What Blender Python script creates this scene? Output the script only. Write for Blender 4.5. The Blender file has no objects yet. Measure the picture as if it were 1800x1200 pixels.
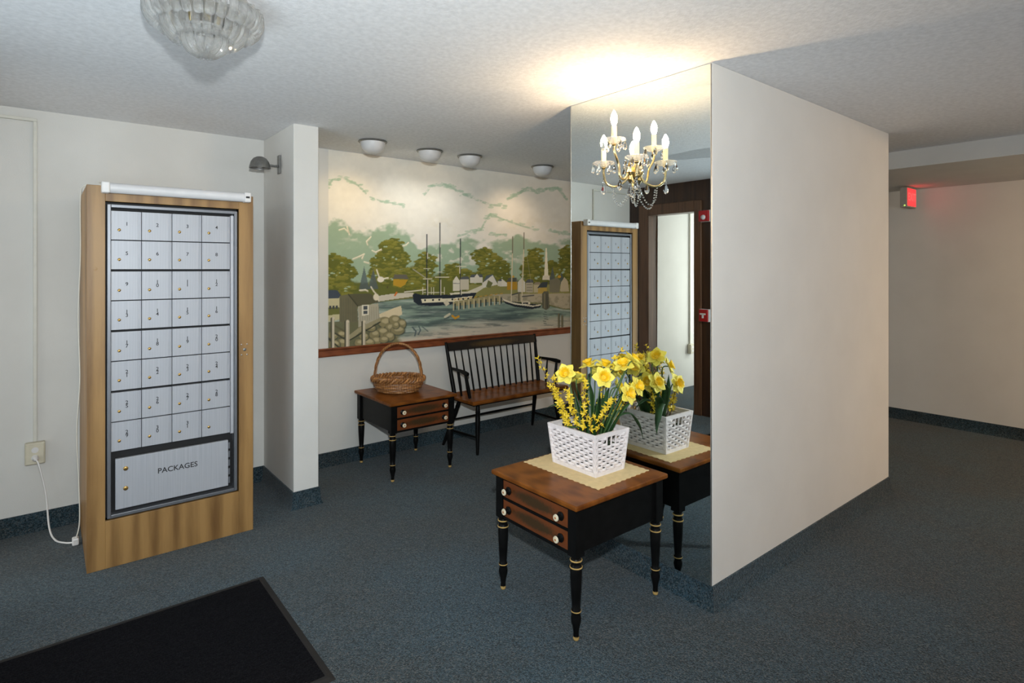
import bpy, bmesh, math, random
import numpy as np
from mathutils import Vector, Matrix
random.seed(7)
rng = np.random.default_rng(11)
PI = math.pi
SC = bpy.context.scene
COL = SC.collection

# ------------------------------------------------------------------ camera
cam_d = bpy.data.cameras.new('camera')
cam = bpy.data.objects.new('camera', cam_d); COL.objects.link(cam)
cam.location = (0, 0, 1.52)
cam.rotation_euler = (PI/2, 0, math.radians(51.0-90.0))
cam_d.sensor_width = 36.0
cam_d.lens = 36.0*1012.0/1800.0
cam_d.shift_y = -128.0/1800.0
cam_d.clip_start = 0.02
SC.camera = cam

# ------------------------------------------------------------------ world, light, exposure
W = bpy.data.worlds.new('world'); SC.world = W; W.use_nodes = True
bg = W.node_tree.nodes['Background']
bg.inputs['Color'].default_value = (0.80, 0.88, 1.0, 1); bg.inputs['Strength'].default_value = 1.0
SC.view_settings.view_transform = 'Standard'
SC.view_settings.look = 'None'
SC.view_settings.gamma = 1.0
SC.view_settings.use_curve_mapping = False
SC.view_settings.exposure = 0.0

def area(name, loc, rot, sx, sy, power, col):
    d = bpy.data.lights.new(name, 'AREA'); d.shape = 'RECTANGLE'
    d.size = sx; d.size_y = sy; d.energy = power; d.color = col
    o = bpy.data.objects.new(name, d); COL.objects.link(o); o.location = loc; o.rotation_euler = rot
    return o
def point(name, loc, power, col, r):
    d = bpy.data.lights.new(name, 'POINT'); d.energy = power; d.color = col; d.shadow_soft_size = r
    o = bpy.data.objects.new(name, d); COL.objects.link(o); o.location = loc
    return o
# photographer's flash just above the lens
fd = bpy.data.lights.new('camera_flash', 'SPOT'); fd.energy = 265; fd.color = (0.92, 0.985, 1.0)
fd.shadow_soft_size = 0.035; fd.spot_size = math.radians(128); fd.spot_blend = 1.0
fo = bpy.data.objects.new('camera_flash', fd); COL.objects.link(fo)
fo.location = (0.0, 0.0, 1.80); fo.rotation_euler = (math.radians(88), 0, math.radians(51.0-90.0+11.0))
# ambient fill outside an added window behind the photographer, tilted toward the ceiling
area('window_fill_light', (1.9, -2.85, 1.25), (PI/2+0.95, 0, 0), 4.4, 1.5, 36, (0.93, 0.96, 1.0))
# daylight outside the glazed entrance beside the photographer
area('entrance_daylight', (-1.05, 2.15, 0.75), (0, -PI/2-0.85, 0), 1.2, 1.5, 28, (0.78, 0.92, 1.0))
# daylight outside the vestibule glass
area('vestibule_daylight', (-2.62, 3.72, 1.3), (0, -PI/2, 0), 2.0, 1.0, 42, (1.0, 1.0, 0.93))

# ------------------------------------------------------------------ materials
MATS = {}
def lin(c):
    return tuple(((x/255)/12.92 if x/255 <= 0.04045 else ((x/255+0.055)/1.055)**2.4) for x in c)
def base(name, col, rough=0.5, metal=0.0, spec=0.5):
    m = bpy.data.materials.new(name); m.use_nodes = True
    b = m.node_tree.nodes['Principled BSDF']
    b.inputs['Base Color'].default_value = (*col, 1)
    b.inputs['Roughness'].default_value = rough
    b.inputs['Metallic'].default_value = metal
    b.inputs['Specular IOR Level'].default_value = spec
    MATS[name] = m
    return m, m.node_tree, b
def coords(nt, scale=(1, 1, 1)):
    tc = nt.nodes.new('ShaderNodeTexCoord'); mp = nt.nodes.new('ShaderNodeMapping')
    mp.inputs['Scale'].default_value = scale
    nt.links.new(tc.outputs['Object'], mp.inputs['Vector'])
    return mp.outputs['Vector']
def noise(nt, vec, scale, detail=3, rough=0.55):
    n = nt.nodes.new('ShaderNodeTexNoise')
    n.inputs['Scale'].default_value = scale; n.inputs['Detail'].default_value = detail
    n.inputs['Roughness'].default_value = rough
    nt.links.new(vec, n.inputs['Vector'])
    return n.outputs['Fac']
def ramp(nt, fac, stops):
    r = nt.nodes.new('ShaderNodeValToRGB')
    el = r.color_ramp.elements
    while len(el) < len(stops): el.new(0.5)
    for e, (p, c) in zip(el, stops):
        e.position = p; e.color = (*c, 1)
    nt.links.new(fac, r.inputs['Fac'])
    return r.outputs['Color']
def bump(nt, b, h, strength, dist):
    n = nt.nodes.new('ShaderNodeBump')
    n.inputs['Strength'].default_value = strength; n.inputs['Distance'].default_value = dist
    nt.links.new(h, n.inputs['Height']); nt.links.new(n.outputs['Normal'], b.inputs['Normal'])
def plain(name, col, rough=0.5, metal=0.0, var=0.12, vs=30, bs=0.0, spec=0.5, bscale=None):
    m, nt, b = base(name, col, rough, metal, spec)
    v = coords(nt)
    f = noise(nt, v, vs)
    lo = tuple(c*(1-var) for c in col); hi = tuple(min(1, c*(1+var)) for c in col)
    nt.links.new(ramp(nt, f, [(0.3, lo), (0.7, hi)]), b.inputs['Base Color'])
    if bs: bump(nt, b, noise(nt, v, bscale or vs*4), bs, 0.002)
    return m
def wood(name, dark, light, stretch, scale, rough=0.4, bands=6.0, coat=0.0, spec=0.5):
    m, nt, b = base(name, light, rough, 0, spec)
    v = coords(nt, stretch)
    f = noise(nt, v, scale, 6, 0.6)
    w = nt.nodes.new('ShaderNodeTexWave'); w.inputs['Scale'].default_value = bands
    w.inputs['Distortion'].default_value = 7.0; w.inputs['Detail'].default_value = 3
    nt.links.new(v, w.inputs['Vector'])
    mx = nt.nodes.new('ShaderNodeMath'); mx.operation = 'MULTIPLY_ADD'; mx.inputs[1].default_value = 0.35
    nt.links.new(w.outputs['Fac'], mx.inputs[0]); nt.links.new(f, mx.inputs[2])
    nt.links.new(ramp(nt, mx.outputs[0], [(0.3, dark), (0.85, light)]), b.inputs['Base Color'])
    b.inputs['Coat Weight'].default_value = coat
    b.inputs['Coat Roughness'].default_value = 0.15
    return m
def emit(name, col, strength, basecol=(0.8, 0.8, 0.8)):
    m, nt, b = base(name, basecol, 0.4)
    b.inputs['Emission Color'].default_value = (*col, 1)
    b.inputs['Emission Strength'].default_value = strength
    return m

plain('wall_paint', (0.71, 0.705, 0.675), 0.85, 0, 0.03, 3, 0.25, 0.3, 220)
plain('ceiling_paint', (0.83, 0.84, 0.86), 0.95, 0, 0.07, 45, 0.9, 0.2, 110)
plain('white_trim', (0.74, 0.72, 0.69), 0.6, 0, 0.03, 6)
# carpet: mottled teal, blue and brown yarn
m, nt, b = base('carpet', (0.05, 0.08, 0.1), 0.98, 0, 0.1)
v = coords(nt)
vo = nt.nodes.new('ShaderNodeTexVoronoi'); vo.inputs['Scale'].default_value = 210
nt.links.new(v, vo.inputs['Vector'])
sx_ = nt.nodes.new('ShaderNodeSeparateColor'); nt.links.new(vo.outputs['Color'], sx_.inputs[0])
f2 = noise(nt, v, 1.6, 4)
ca_ = ramp(nt, sx_.outputs[0], [(0.0, (0.0078, 0.0141, 0.0196)), (0.35, (0.0235, 0.0464, 0.0586)), (0.7, (0.0360, 0.0746, 0.1048)), (1.0, (0.0902, 0.1119, 0.1199))])
cb_ = ramp(nt, sx_.outputs[0], [(0.0, (0.0078, 0.0132, 0.0178)), (0.35, (0.0251, 0.0381, 0.0426)), (0.7, (0.0376, 0.0614, 0.0763)), (1.0, (0.0980, 0.0953, 0.0888))])
mx = nt.nodes.new('ShaderNodeMixRGB')
nt.links.new(ramp(nt, f2, [(0.40, (0, 0, 0)), (0.60, (1, 1, 1))]), mx.inputs['Fac'])
nt.links.new(ca_, mx.inputs['Color1']); nt.links.new(cb_, mx.inputs['Color2'])
nt.links.new(mx.outputs['Color'], b.inputs['Base Color'])
bump(nt, b, vo.outputs['Distance'], 0.7, 0.004)
b.inputs['Sheen Weight'].default_value = 0.15

wood('cabinet_wood', (0.15, 0.072, 0.020), (0.36, 0.205, 0.070), (9, 9, 0.8), 2.0, 0.45, 0.35)
wood('cherry_wood', (0.095, 0.027, 0.005), (0.215, 0.070, 0.012), (4, 18, 4), 1.5, 0.28, 0.5, 0.0, 0.13)
wood('rail_wood', (0.16, 0.040, 0.014), (0.26, 0.075, 0.026), (2, 20, 20), 2.0, 0.35, 1.2, 0.2)
wood('panel_wood', (0.020, 0.009, 0.005), (0.055, 0.024, 0.012), (14, 14, 1.0), 2.0, 0.4, 1.3)
wood('casing_wood', (0.050, 0.022, 0.010), (0.13, 0.062, 0.030), (14, 14, 1.0), 2.0, 0.35, 1.3)
plain('black_lacquer', (0.005, 0.005, 0.005), 0.36, 0, 0.3, 20, 0, 0.12)
plain('gilt', (0.66, 0.43, 0.15), 0.4, 0.25, 0.2, 60)
plain('knob_cream', (0.75, 0.66, 0.48), 0.3, 0, 0.1, 80)
plain('knob_dot', (0.45, 0.16, 0.04), 0.4, 0, 0.1, 80)
plain('aluminium', (0.46, 0.475, 0.51), 0.42, 0.25, 0.05, 14)
plain('aluminium_dark', (0.20, 0.21, 0.23), 0.4, 0.6, 0.05, 14)
plain('cavity_black', (0.008, 0.008, 0.009), 0.7, 0, 0.2, 20)
plain('ink', (0.02, 0.02, 0.022), 0.6, 0, 0.1, 50)
plain('brass_lock', (0.42, 0.27, 0.09), 0.35, 0.85, 0.2, 90)
plain('steel', (0.45, 0.45, 0.44), 0.35, 0.9, 0.1, 40)
plain('pewter', (0.22, 0.22, 0.21), 0.42, 0.7, 0.15, 40)
plain('white_plastic', (0.74, 0.73, 0.72), 0.35, 0, 0.03, 20)
plain('ivory_plastic', (0.64, 0.60, 0.47), 0.45, 0, 0.05, 20)
plain('conduit_paint', (0.68, 0.67, 0.60), 0.5, 0, 0.04, 20)
plain('rubber', (0.010, 0.009, 0.009), 0.8, 0, 0.2, 20)
m, nt, b = base('mat_pile', (0.006, 0.006, 0.007), 1.0, 0, 0.05)
v = coords(nt)
nt.links.new(ramp(nt, noise(nt, v, 220, 3), [(0.4, (0.004, 0.004, 0.005)), (0.75, (0.014, 0.014, 0.016))]), b.inputs['Base Color'])
bump(nt, b, noise(nt, v, 220, 3), 0.6, 0.004)
plain('white_basket', (0.80, 0.735, 0.725), 0.55, 0, 0.05, 60)
plain('placemat', (0.73, 0.56, 0.30), 0.85, 0, 0.06, 40, 0.4, 0.2, 300)
wood('wicker', (0.17, 0.062, 0.016), (0.47, 0.225, 0.075), (6, 6, 6), 8.0, 0.45, 3.0)
m = MATS['wicker']; nt = m.node_tree; b = nt.nodes['Principled BSDF']
oi = nt.nodes.new('ShaderNodeObjectInfo'); mxw = nt.nodes.new('ShaderNodeMixRGB'); mxw.blend_type = 'MULTIPLY'; mxw.inputs['Fac'].default_value = 1
src = b.inputs['Base Color'].links[0].from_socket
nt.links.new(src, mxw.inputs['Color1']); nt.links.new(ramp(nt, oi.outputs['Random'], [(0.0, (0.62, 0.58, 0.55)), (1.0, (1.15, 1.12, 1.08))]), mxw.inputs['Color2'])
nt.links.new(mxw.outputs['Color'], b.inputs['Base Color'])
plain('foam', (0.03, 0.05, 0.02), 0.9, 0, 0.3, 40)
plain('petal', (0.88, 0.76, 0.12), 0.5, 0, 0.10, 25)
plain('trumpet', (0.92, 0.57, 0.012), 0.5, 0, 0.14, 50)
plain('forsythia', (0.80, 0.58, 0.03), 0.5, 0, 0.18, 60)
plain('twig', (0.075, 0.038, 0.018), 0.7, 0, 0.3, 60)
plain('leaf_green', (0.020, 0.066, 0.016), 0.42, 0, 0.35, 12)
plain('stem_green', (0.07, 0.14, 0.04), 0.5, 0, 0.2, 30)
plain('brass', (0.78, 0.63, 0.34), 0.22, 1.0, 0.08, 30)
plain('candle', (0.82, 0.72, 0.48), 0.5, 0, 0.05, 40)
plain('red_plastic', (0.42, 0.012, 0.016), 0.35, 0, 0.08, 20)
plain('grey_plastic', (0.36, 0.34, 0.31), 0.5, 0, 0.06, 20)
plain('lamp_white', (0.70, 0.70, 0.71), 0.4, 0, 0.03, 20)
emit('bulb_glow', (1.0, 0.70, 0.40), 270.0)
emit('corridor_fill_glow', (1.0, 0.66, 0.36), 215.0)  # warm fill from the added corridor lamp
emit('lamp_glow', (1.0, 0.85, 0.62), 12.0)
emit('exit_red', (1.0, 0.03, 0.035), 1.6, (0.5, 0.02, 0.02))
emit('exit_letter', (1.0, 0.06, 0.055), 2.0, (0.6, 0.1, 0.1))
emit('pilot_green', (0.45, 0.8, 0.05), 1.0)
m, nt, b = base('mirror_silver', (0.80, 0.85, 0.83), 0.0, 1.0)
nt.links.new(ramp(nt, noise(nt, coords(nt), 3), [(0.3, (0.79, 0.84, 0.82)), (0.7, (0.81, 0.86, 0.84))]), b.inputs['Base Color'])
def glassy(name, col, rough, ior=1.49):
    m, nt, b = base(name, col, rough)
    b.inputs['Transmission Weight'].default_value = 1.0; b.inputs['IOR'].default_value = ior
    return m
glassy('crystal', (0.97, 0.97, 0.97), 0.03, 1.52)
def clear_mix(name, t, d, rough):
    m = bpy.data.materials.new(name); m.use_nodes = True; MATS[name] = m
    nt = m.node_tree; b = nt.nodes['Principled BSDF']
    b.inputs['Base Color'].default_value = (0.92, 0.92, 0.90, 1); b.inputs['Roughness'].default_value = rough
    b.inputs['Transmission Weight'].default_value = 1-d; b.inputs['IOR'].default_value = 1.45
    tr = nt.nodes.new('ShaderNodeBsdfTransparent'); mx = nt.nodes.new('ShaderNodeMixShader')
    fr = noise(nt, coords(nt), 40)
    r = nt.nodes.new('ShaderNodeMapRange'); r.inputs['To Min'].default_value = t-0.12; r.inputs['To Max'].default_value = t+0.12
    nt.links.new(fr, r.inputs['Value']); nt.links.new(r.outputs[0], mx.inputs['Fac'])
    nt.links.new(b.outputs[0], mx.inputs[1]); nt.links.new(tr.outputs[0], mx.inputs[2])
    nt.links.new(mx.outputs[0], nt.nodes['Material Output'].inputs['Surface'])
clear_mix('acrylic', 0.46, 0.12, 0.05)
clear_mix('clear_pan', 0.30, 0.35, 0.05)
# thin window glass
m = bpy.data.materials.new('pane_glass'); m.use_nodes = True; MATS['pane_glass'] = m
nt = m.node_tree; nt.nodes.remove(nt.nodes['Principled BSDF'])
tr = nt.nodes.new('ShaderNodeBsdfTransparent'); gl = nt.nodes.new('ShaderNodeBsdfGlossy'); gl.inputs['Roughness'].default_value = 0.02
mxs = nt.nodes.new('ShaderNodeMixShader'); mxs.inputs['Fac'].default_value = 0.08
nt.links.new(tr.outputs[0], mxs.inputs[1]); nt.links.new(gl.outputs[0], mxs.inputs[2])
nt.links.new(mxs.outputs[0], nt.nodes['Material Output'].inputs['Surface'])
# brushed aluminium of the mailbox doors: fine upright streaks
m, nt, b = base('brushed_door', (0.46, 0.475, 0.51), 0.45, 0.15)
v = coords(nt, (110, 1, 1.5))
nt.links.new(ramp(nt, noise(nt, v, 1.5, 3), [(0.3, (0.38, 0.395, 0.43)), (0.7, (0.46, 0.475, 0.51))]), b.inputs['Base Color'])
# stencilled drawer front: cherry with a faded dark stencil across the middle
def stencil(name, ground, ink, rx, rz, amount, cz=0.0):
    m, nt, b = base(name, ground, 0.35)
    tc = nt.nodes.new('ShaderNodeTexCoord')
    sp = nt.nodes.new('ShaderNodeSeparateXYZ'); nt.links.new(tc.outputs['Object'], sp.inputs[0])
    def mth(op, a, bb):
        n = nt.nodes.new('ShaderNodeMath'); n.operation = op
        for i, q in enumerate((a, bb)):
            if isinstance(q, (int, float)): n.inputs[i].default_value = q
            else: nt.links.new(q, n.inputs[i])
        return n.outputs[0]
    ex = mth('POWER', mth('ABSOLUTE', mth('DIVIDE', sp.outputs['X'], rx), 0), 2.0)
    ez = mth('POWER', mth('ABSOLUTE', mth('DIVIDE', mth('SUBTRACT', sp.outputs['Z'], cz), rz), 0), 2.0)
    r2 = mth('ADD', ex, ez)
    n1 = noise(nt, tc.outputs['Object'], 75, 4, 0.7)
    fac = mth('SUBTRACT', mth('ADD', 0.40, mth('MULTIPLY', n1, 1.5)), r2)
    r = ramp(nt, fac, [(0.15, (0, 0, 0)), (0.85, (amount, amount, amount))])
    v2 = coords(nt, (3, 14, 14)); g = ramp(nt, noise(nt, v2, 2.0, 5), [(0.3, tuple(c*0.75 for c in ground)), (0.7, tuple(c*1.2 for c in ground))])
    mx = nt.nodes.new('ShaderNodeMixRGB')
    nt.links.new(r, mx.inputs['Fac']); nt.links.new(g, mx.inputs['Color1']); mx.inputs['Color2'].default_value = (*ink, 1)
    nt.links.new(mx.outputs['Color'], b.inputs['Base Color'])
    return m
stencil('drawer_front', (0.155, 0.042, 0.011), (0.040, 0.026, 0.010), 0.17, 0.030, 0.9)
stencil('crest_stencil', (0.009, 0.008, 0.008), (0.10, 0.055, 0.016), 0.30, 0.030, 0.7)
# mural: paint stored per vertex
m, nt, b = base('mural_paint', (0.6, 0.6, 0.5), 0.9, 0, 0.2)
at = nt.nodes.new('ShaderNodeVertexColor'); at.layer_name = 'paint'
nt.links.new(at.outputs['Color'], b.inputs['Base Color'])

# ------------------------------------------------------------------ mesh helpers
class MB:
    def __init__(s): s.v = []; s.f = []; s.mi = []
    def add(s, vs, fs, mi=0):
        o = len(s.v); s.v += [tuple(p) for p in vs]
        s.f += [tuple(i+o for i in f) for f in fs]; s.mi += [mi]*len(fs)
        return s
    def box(s, a, b, mi=0):
        x0, x1 = sorted((a[0], b[0])); y0, y1 = sorted((a[1], b[1])); z0, z1 = sorted((a[2], b[2]))
        return s.add([(x0,y0,z0),(x1,y0,z0),(x1,y1,z0),(x0,y1,z0),(x0,y0,z1),(x1,y0,z1),(x1,y1,z1),(x0,y1,z1)],
                     [(0,3,2,1),(4,5,6,7),(0,1,5,4),(1,2,6,5),(2,3,7,6),(3,0,4,7)], mi)
    def prism(s, poly, z0, z1, mi=0):
        n = len(poly)
        return s.add([(x,y,z0) for x,y in poly]+[(x,y,z1) for x,y in poly],
                     [tuple(range(n-1,-1,-1)), tuple(range(n,2*n))]+[(i,(i+1)%n,n+(i+1)%n,n+i) for i in range(n)], mi)
    def lathe(s, prof, n=16, c=(0,0,0), mi=0, a0=0.0, a1=2*PI, caps=True):
        full = abs(a1-a0-2*PI) < 1e-6
        m = n if full else n+1
        vs = []
        for r, z in prof:
            for k in range(m):
                a = a0+(a1-a0)*k/n
                vs.append((c[0]+r*math.cos(a), c[1]+r*math.sin(a), c[2]+z))
        fs = []
        for i in range(len(prof)-1):
            for k in range(n):
                k2 = (k+1) % m if full else k+1
                fs.append((i*m+k, i*m+k2, (i+1)*m+k2, (i+1)*m+k))
        if caps and full:
            if prof[0][0] > 1e-5: fs.append(tuple(range(m-1,-1,-1)))
            if prof[-1][0] > 1e-5: fs.append(tuple((len(prof)-1)*m+k for k in range(m)))
        return s.add(vs, fs, mi)
    def tube(s, pts, r, n=8, mi=0, closed=False, flat=1.0):
        pts = [Vector(p) for p in pts]; N = len(pts)
        rs = r if isinstance(r, (list, tuple)) else [r]*N
        vs = []; prev = None
        for i, p in enumerate(pts):
            if closed: t = pts[(i+1) % N]-pts[i-1]
            else: t = pts[min(i+1, N-1)]-pts[max(i-1, 0)]
            t = t.normalized() if t.length > 1e-9 else Vector((0,0,1))
            if prev is None:
                u = Vector((0,0,1)) if abs(t.z) < 0.9 else Vector((1,0,0))
            else: u = prev
            u = (u-t*u.dot(t)).normalized(); w = t.cross(u); prev = u
            for k in range(n):
                a = 2*PI*k/n
                vs.append(p+(u*math.cos(a)+w*math.sin(a)*flat)*rs[i])
        fs = []
        for i in range(N if closed else N-1):
            j = (i+1) % N
            for k in range(n): fs.append((i*n+k, i*n+(k+1)%n, j*n+(k+1)%n, j*n+k))
        if not closed:
            fs.append(tuple(range(n-1,-1,-1))); fs.append(tuple((N-1)*n+k for k in range(n)))
        return s.add(vs, fs, mi)
    def ball(s, c, r, n=8, mi=0, sz=1.0):
        m = max(4, n//2)
        return s.lathe([(r*math.sin(PI*i/m), -r*sz*math.cos(PI*i/m)) for i in range(m+1)], n, c, mi)
    def move(s, mtx):
        s.v = [tuple(mtx @ Vector(p)) for p in s.v]; return s
    def build(s, name, mats, parent=None, smooth=False, bevel=0.0, seg=2, origin=None):
        me = bpy.data.meshes.new(name)
        vs = s.v if origin is None else [(p[0]-origin[0], p[1]-origin[1], p[2]-origin[2]) for p in s.v]
        me.from_pydata(vs, [], s.f)
        if isinstance(mats, str): mats = [mats]
        for q in mats: me.materials.append(MATS[q])
        if len(mats) > 1: me.polygons.foreach_set('material_index', s.mi)
        bm = bmesh.new(); bm.from_mesh(me)
        bmesh.ops.remove_doubles(bm, verts=bm.verts, dist=1e-6)
        bmesh.ops.recalc_face_normals(bm, faces=bm.faces)
        bm.to_mesh(me); bm.free()
        if smooth:
            me.shade_smooth(); me.set_sharp_from_angle(angle=math.radians(42))
        o = bpy.data.objects.new(name, me); COL.objects.link(o)
        if origin is not None: o.location = origin
        if parent is not None: o.parent = parent
        if bevel:
            b = o.modifiers.new('bevel', 'BEVEL'); b.width = bevel; b.segments = seg; b.limit_method = 'ANGLE'
        return o
def tag(o, label, cat, group=None):
    o['label'] = label; o['category'] = cat
    if group: o['group'] = group
    return o
def thing(name, loc, label, cat, rz=0.0, group=None):
    o = bpy.data.objects.new(name, None); COL.objects.link(o)
    o.location = loc; o.rotation_euler = (0, 0, rz); o.empty_display_size = 0.05
    return tag(o, label, cat, group)
def struct(o):
    o['kind'] = 'structure'; return o
def copy_to(src, parent, loc=None, rot=None, scale=None):
    c = src.copy(); COL.objects.link(c); c.parent = parent
    if loc is not None: c.location = loc
    if rot is not None: c.rotation_euler = rot
    if scale is not None: c.scale = scale
    return c
def text_mesh(txt, size, name, mat, parent, loc, rot, stacked=False):
    """flat printed characters, centred"""
    cu = bpy.data.curves.new('txt', 'FONT'); cu.body = '\n'.join(txt) if stacked else txt
    cu.size = size; cu.align_x = 'CENTER'; cu.align_y = 'CENTER'; cu.extrude = 0.0002
    cu.space_line = 0.72; cu.offset = size*0.012; cu.resolution_u = 3
    t = bpy.data.objects.new('txt', cu); COL.objects.link(t)
    me = bpy.data.meshes.new_from_object(t.evaluated_get(bpy.context.evaluated_depsgraph_get()))
    bpy.data.objects.remove(t); bpy.data.curves.remove(cu)
    me.name = name; me.materials.clear(); me.materials.append(MATS[mat])
    o = bpy.data.objects.new(name, me); COL.objects.link(o)
    o.parent = parent; o.location = loc; o.rotation_euler = rot
    return o

# ------------------------------------------------------------------ the room
H = 2.44; YB = 4.34; XL = -0.67; XR = 6.72; YF = -2.6; XV = -2.45
XM = 2.308; YP = 1.432; XP = 4.46; YP2 = 2.318      # partition block
CX0, CX1, CY = 1.218, 1.378, 3.70                    # wing wall beside the mailboxes
BH = 0.106
struct(MB().box((XV-0.1, YF-0.1, -0.05), (XR+0.1, YB+0.1, 0)).build('floor', 'carpet'))
struct(MB().box((XV-0.1, YF-0.1, H), (XR+0.1, YB+0.1, H+0.05)).build('ceiling', 'ceiling_paint'))
struct(MB().box((XV-0.1, YB, 0), (XR+0.1, YB+0.1, H)).build('wall_back', 'wall_paint'))
struct(MB().box((XR, YF, 0), (XR+0.1, YB, H)).build('wall_right', 'wall_paint'))
struct(MB().box((CX0, CY, 0), (CX1, YB, H)).build('wall_wing', 'wall_paint', bevel=0.004))
struct(MB().box((XM, YP, 0), (XP, YP2, H)).build('wall_partition', 'wall_paint', bevel=0.004))
# soffit over the corridor at the right
struct(MB().box((5.2, YF, 2.305), (XR, YB, H)).build('trim_soffit', 'wall_paint'))
# dark panelled wall at the left with a cased opening (to a vestibule) and a glazed entrance
OY0, OY1, OZ = 3.46, 4.07, 2.13
EY0, EY1, EZ = 1.35, 2.95, 2.08
wl = MB()
wl.box((XL-0.12, YF, 0), (XL, EY0, H)).box((XL-0.12, EY1, 0), (XL, OY0, H)).box((XL-0.12, OY1, 0), (XL, YB, H))
wl.box((XL-0.12, EY0, EZ), (XL, EY1, H)).box((XL-0.12, OY0, OZ), (XL, OY1, H))
struct(wl.build('wall_left', 'panel_wood'))
d1 = MB()
d1.box((XL-0.14, OY1-0.015, 0), (XL+0.022, OY1+0.12, OZ+0.10)).box((XL-0.14, OY0-0.07, 0), (XL+0.022, OY0+0.015, OZ+0.10))
d1.box((XL-0.14, OY0+0.015, OZ-0.015), (XL+0.022, OY1-0.015, OZ+0.10))
struct(d1.build('trim_casing', 'casing_wood', bevel=0.006))
# entrance: frame, two glazed leaves
e0 = MB().box((XL-0.1, EY0, 0), (XL-0.02, EY0+0.06, EZ)).box((XL-0.1, EY1-0.06, 0), (XL-0.02, EY1, EZ)).box((XL-0.1, EY0+0.06, EZ-0.06), (XL-0.02, EY1-0.06, EZ))
door = struct(e0.build('door_1', 'aluminium_dark'))
for a, c in ((EY0+0.065, 2.145), (2.155, EY1-0.065)):
    lf = MB().box((XL-0.085, a, 0.01), (XL-0.04, a+0.07, EZ-0.07)).box((XL-0.085, c-0.07, 0.01), (XL-0.04, c, EZ-0.07))
    lf.box((XL-0.085, a+0.07, 0.01), (XL-0.04, c-0.07, 0.2)).box((XL-0.085, a+0.07, EZ-0.16), (XL-0.04, c-0.07, EZ-0.07))
    l = lf.build('door_leaf', 'aluminium_dark', door)
    MB().box((XL-0.066, a+0.07, 0.2), (XL-0.060, c-0.07, EZ-0.16)).build('pane', 'pane_glass', l)
# vestibule beyond the opening
struct(MB().box((XV, 3.1, 0), (XL-0.12, 3.2, H)).build('wall_vestibule', 'wall_paint'))
wv = MB().box((XV-0.08, 3.2, 0), (XV, 3.25, H)).box((XV-0.08, 4.29, 0), (XV, YB, H)).box((XV-0.08, 3.25, 2.3), (XV, 4.29, H)).box((XV-0.08, 3.25, 0), (XV, 4.29, 0.25))
w1 = struct(wv.build('window_1', 'aluminium_dark'))
MB().box((XV-0.045, 3.25, 0.25), (XV-0.039, 4.29, 2.3)).build('pane', 'pane_glass', w1)
# wall behind the photographer; its wide window is added to let fill in
wf = MB()
wf.box((XL, YF-0.1, 0), (XR, YF, 0.6)).box((XL, YF-0.1, 2.3), (XR, YF, H)).box((XL, YF-0.1, 0.6), (-0.3, YF, 2.3)).box((4.1, YF-0.1, 0.6), (XR, YF, 2.3))
struct(wf.build('wall_front', 'wall_paint'))
wn = MB().box((-0.3, YF-0.08, 0.6), (-0.24, YF-0.02, 2.3)).box((4.04, YF-0.08, 0.6), (4.1, YF-0.02, 2.3)).box((-0.24, YF-0.08, 0.6), (4.04, YF-0.02, 0.66)).box((-0.24, YF-0.08, 2.24), (4.04, YF-0.02, 2.3))
for x in (1.2, 2.65): wn.box((x-0.025, YF-0.08, 0.66), (x+0.025, YF-0.02, 2.24))
w2 = struct(wn.build('window_added', 'aluminium_dark'))
for x0, x1 in ((-0.24, 1.175), (1.225, 2.625), (2.675, 4.04)):
    MB().box((x0, YF-0.055, 0.66), (x1, YF-0.049, 2.24)).build('pane', 'pane_glass', w2)

# carpet base, coved out at the floor
def cove(name, path, out=1):
    """path of (x, y); the base stands to the left of the walking direction"""
    prof = [(0.0, BH), (0.007, BH-0.001), (0.009, 0.05), (0.014, 0.018), (0.026, 0.0), (0.0, 0.0)]
    n = len(path); rows = []
    for i, p in enumerate(path):
        p = Vector(p)
        def nrm(a, b):
            d = (Vector(b)-Vector(a)).normalized(); return Vector((-d.y, d.x))
        if i == 0: off = nrm(path[0], path[1])
        elif i == n-1: off = nrm(path[-2], path[-1])
        else:
            a = nrm(path[i-1], path[i]); c = nrm(path[i], path[i+1]); off = (a+c)/(1+a.dot(c))
        rows.append([(p.x+off.x*r, p.y+off.y*r, z) for r, z in prof])
    k = len(prof); vs = [q for r in rows for q in r]; fs = []
    for i in range(n-1):
        for j in range(k): fs.append((i*k+j, i*k+(j+1)%k, (i+1)*k+(j+1)%k, (i+1)*k+j))
    fs.append(tuple(range(k))); fs.append(tuple((n-1)*k+j for j in range(k)))
    return struct(MB().add(vs, fs).build(name, 'carpet', smooth=True))
cove('baseboard_back', [(XR, YB), (CX1, YB), (CX1, CY), (CX0, CY), (CX0, YB), (XL, YB)])
cove('baseboard_partition', [(XP, YP2-0.3), (XP, YP), (XM, YP), (XM, YP2), (XP, YP2), (XP, YP2-0.3)])
cove('baseboard_right', [(XR, YF), (XR, YB-0.03)])
# chair rail under the mural
cr = MB(); ry = YB
prof = [(ry, 0.842), (ry-0.016, 0.842), (ry-0.020, 0.850), (ry-0.020, 0.888), (ry-0.030, 0.900), (ry-0.030, 0.908), (ry, 0.908)]
k = len(prof)
cr.add([(CX1, y, z) for y, z in prof]+[(XR, y, z) for y, z in prof],
       [(j, (j+1)%k, k+(j+1)%k, k+j) for j in range(k)]+[tuple(range(k)), tuple(range(k, 2*k))])
struct(cr.build('trim_chair_rail', 'rail_wood'))

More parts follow.
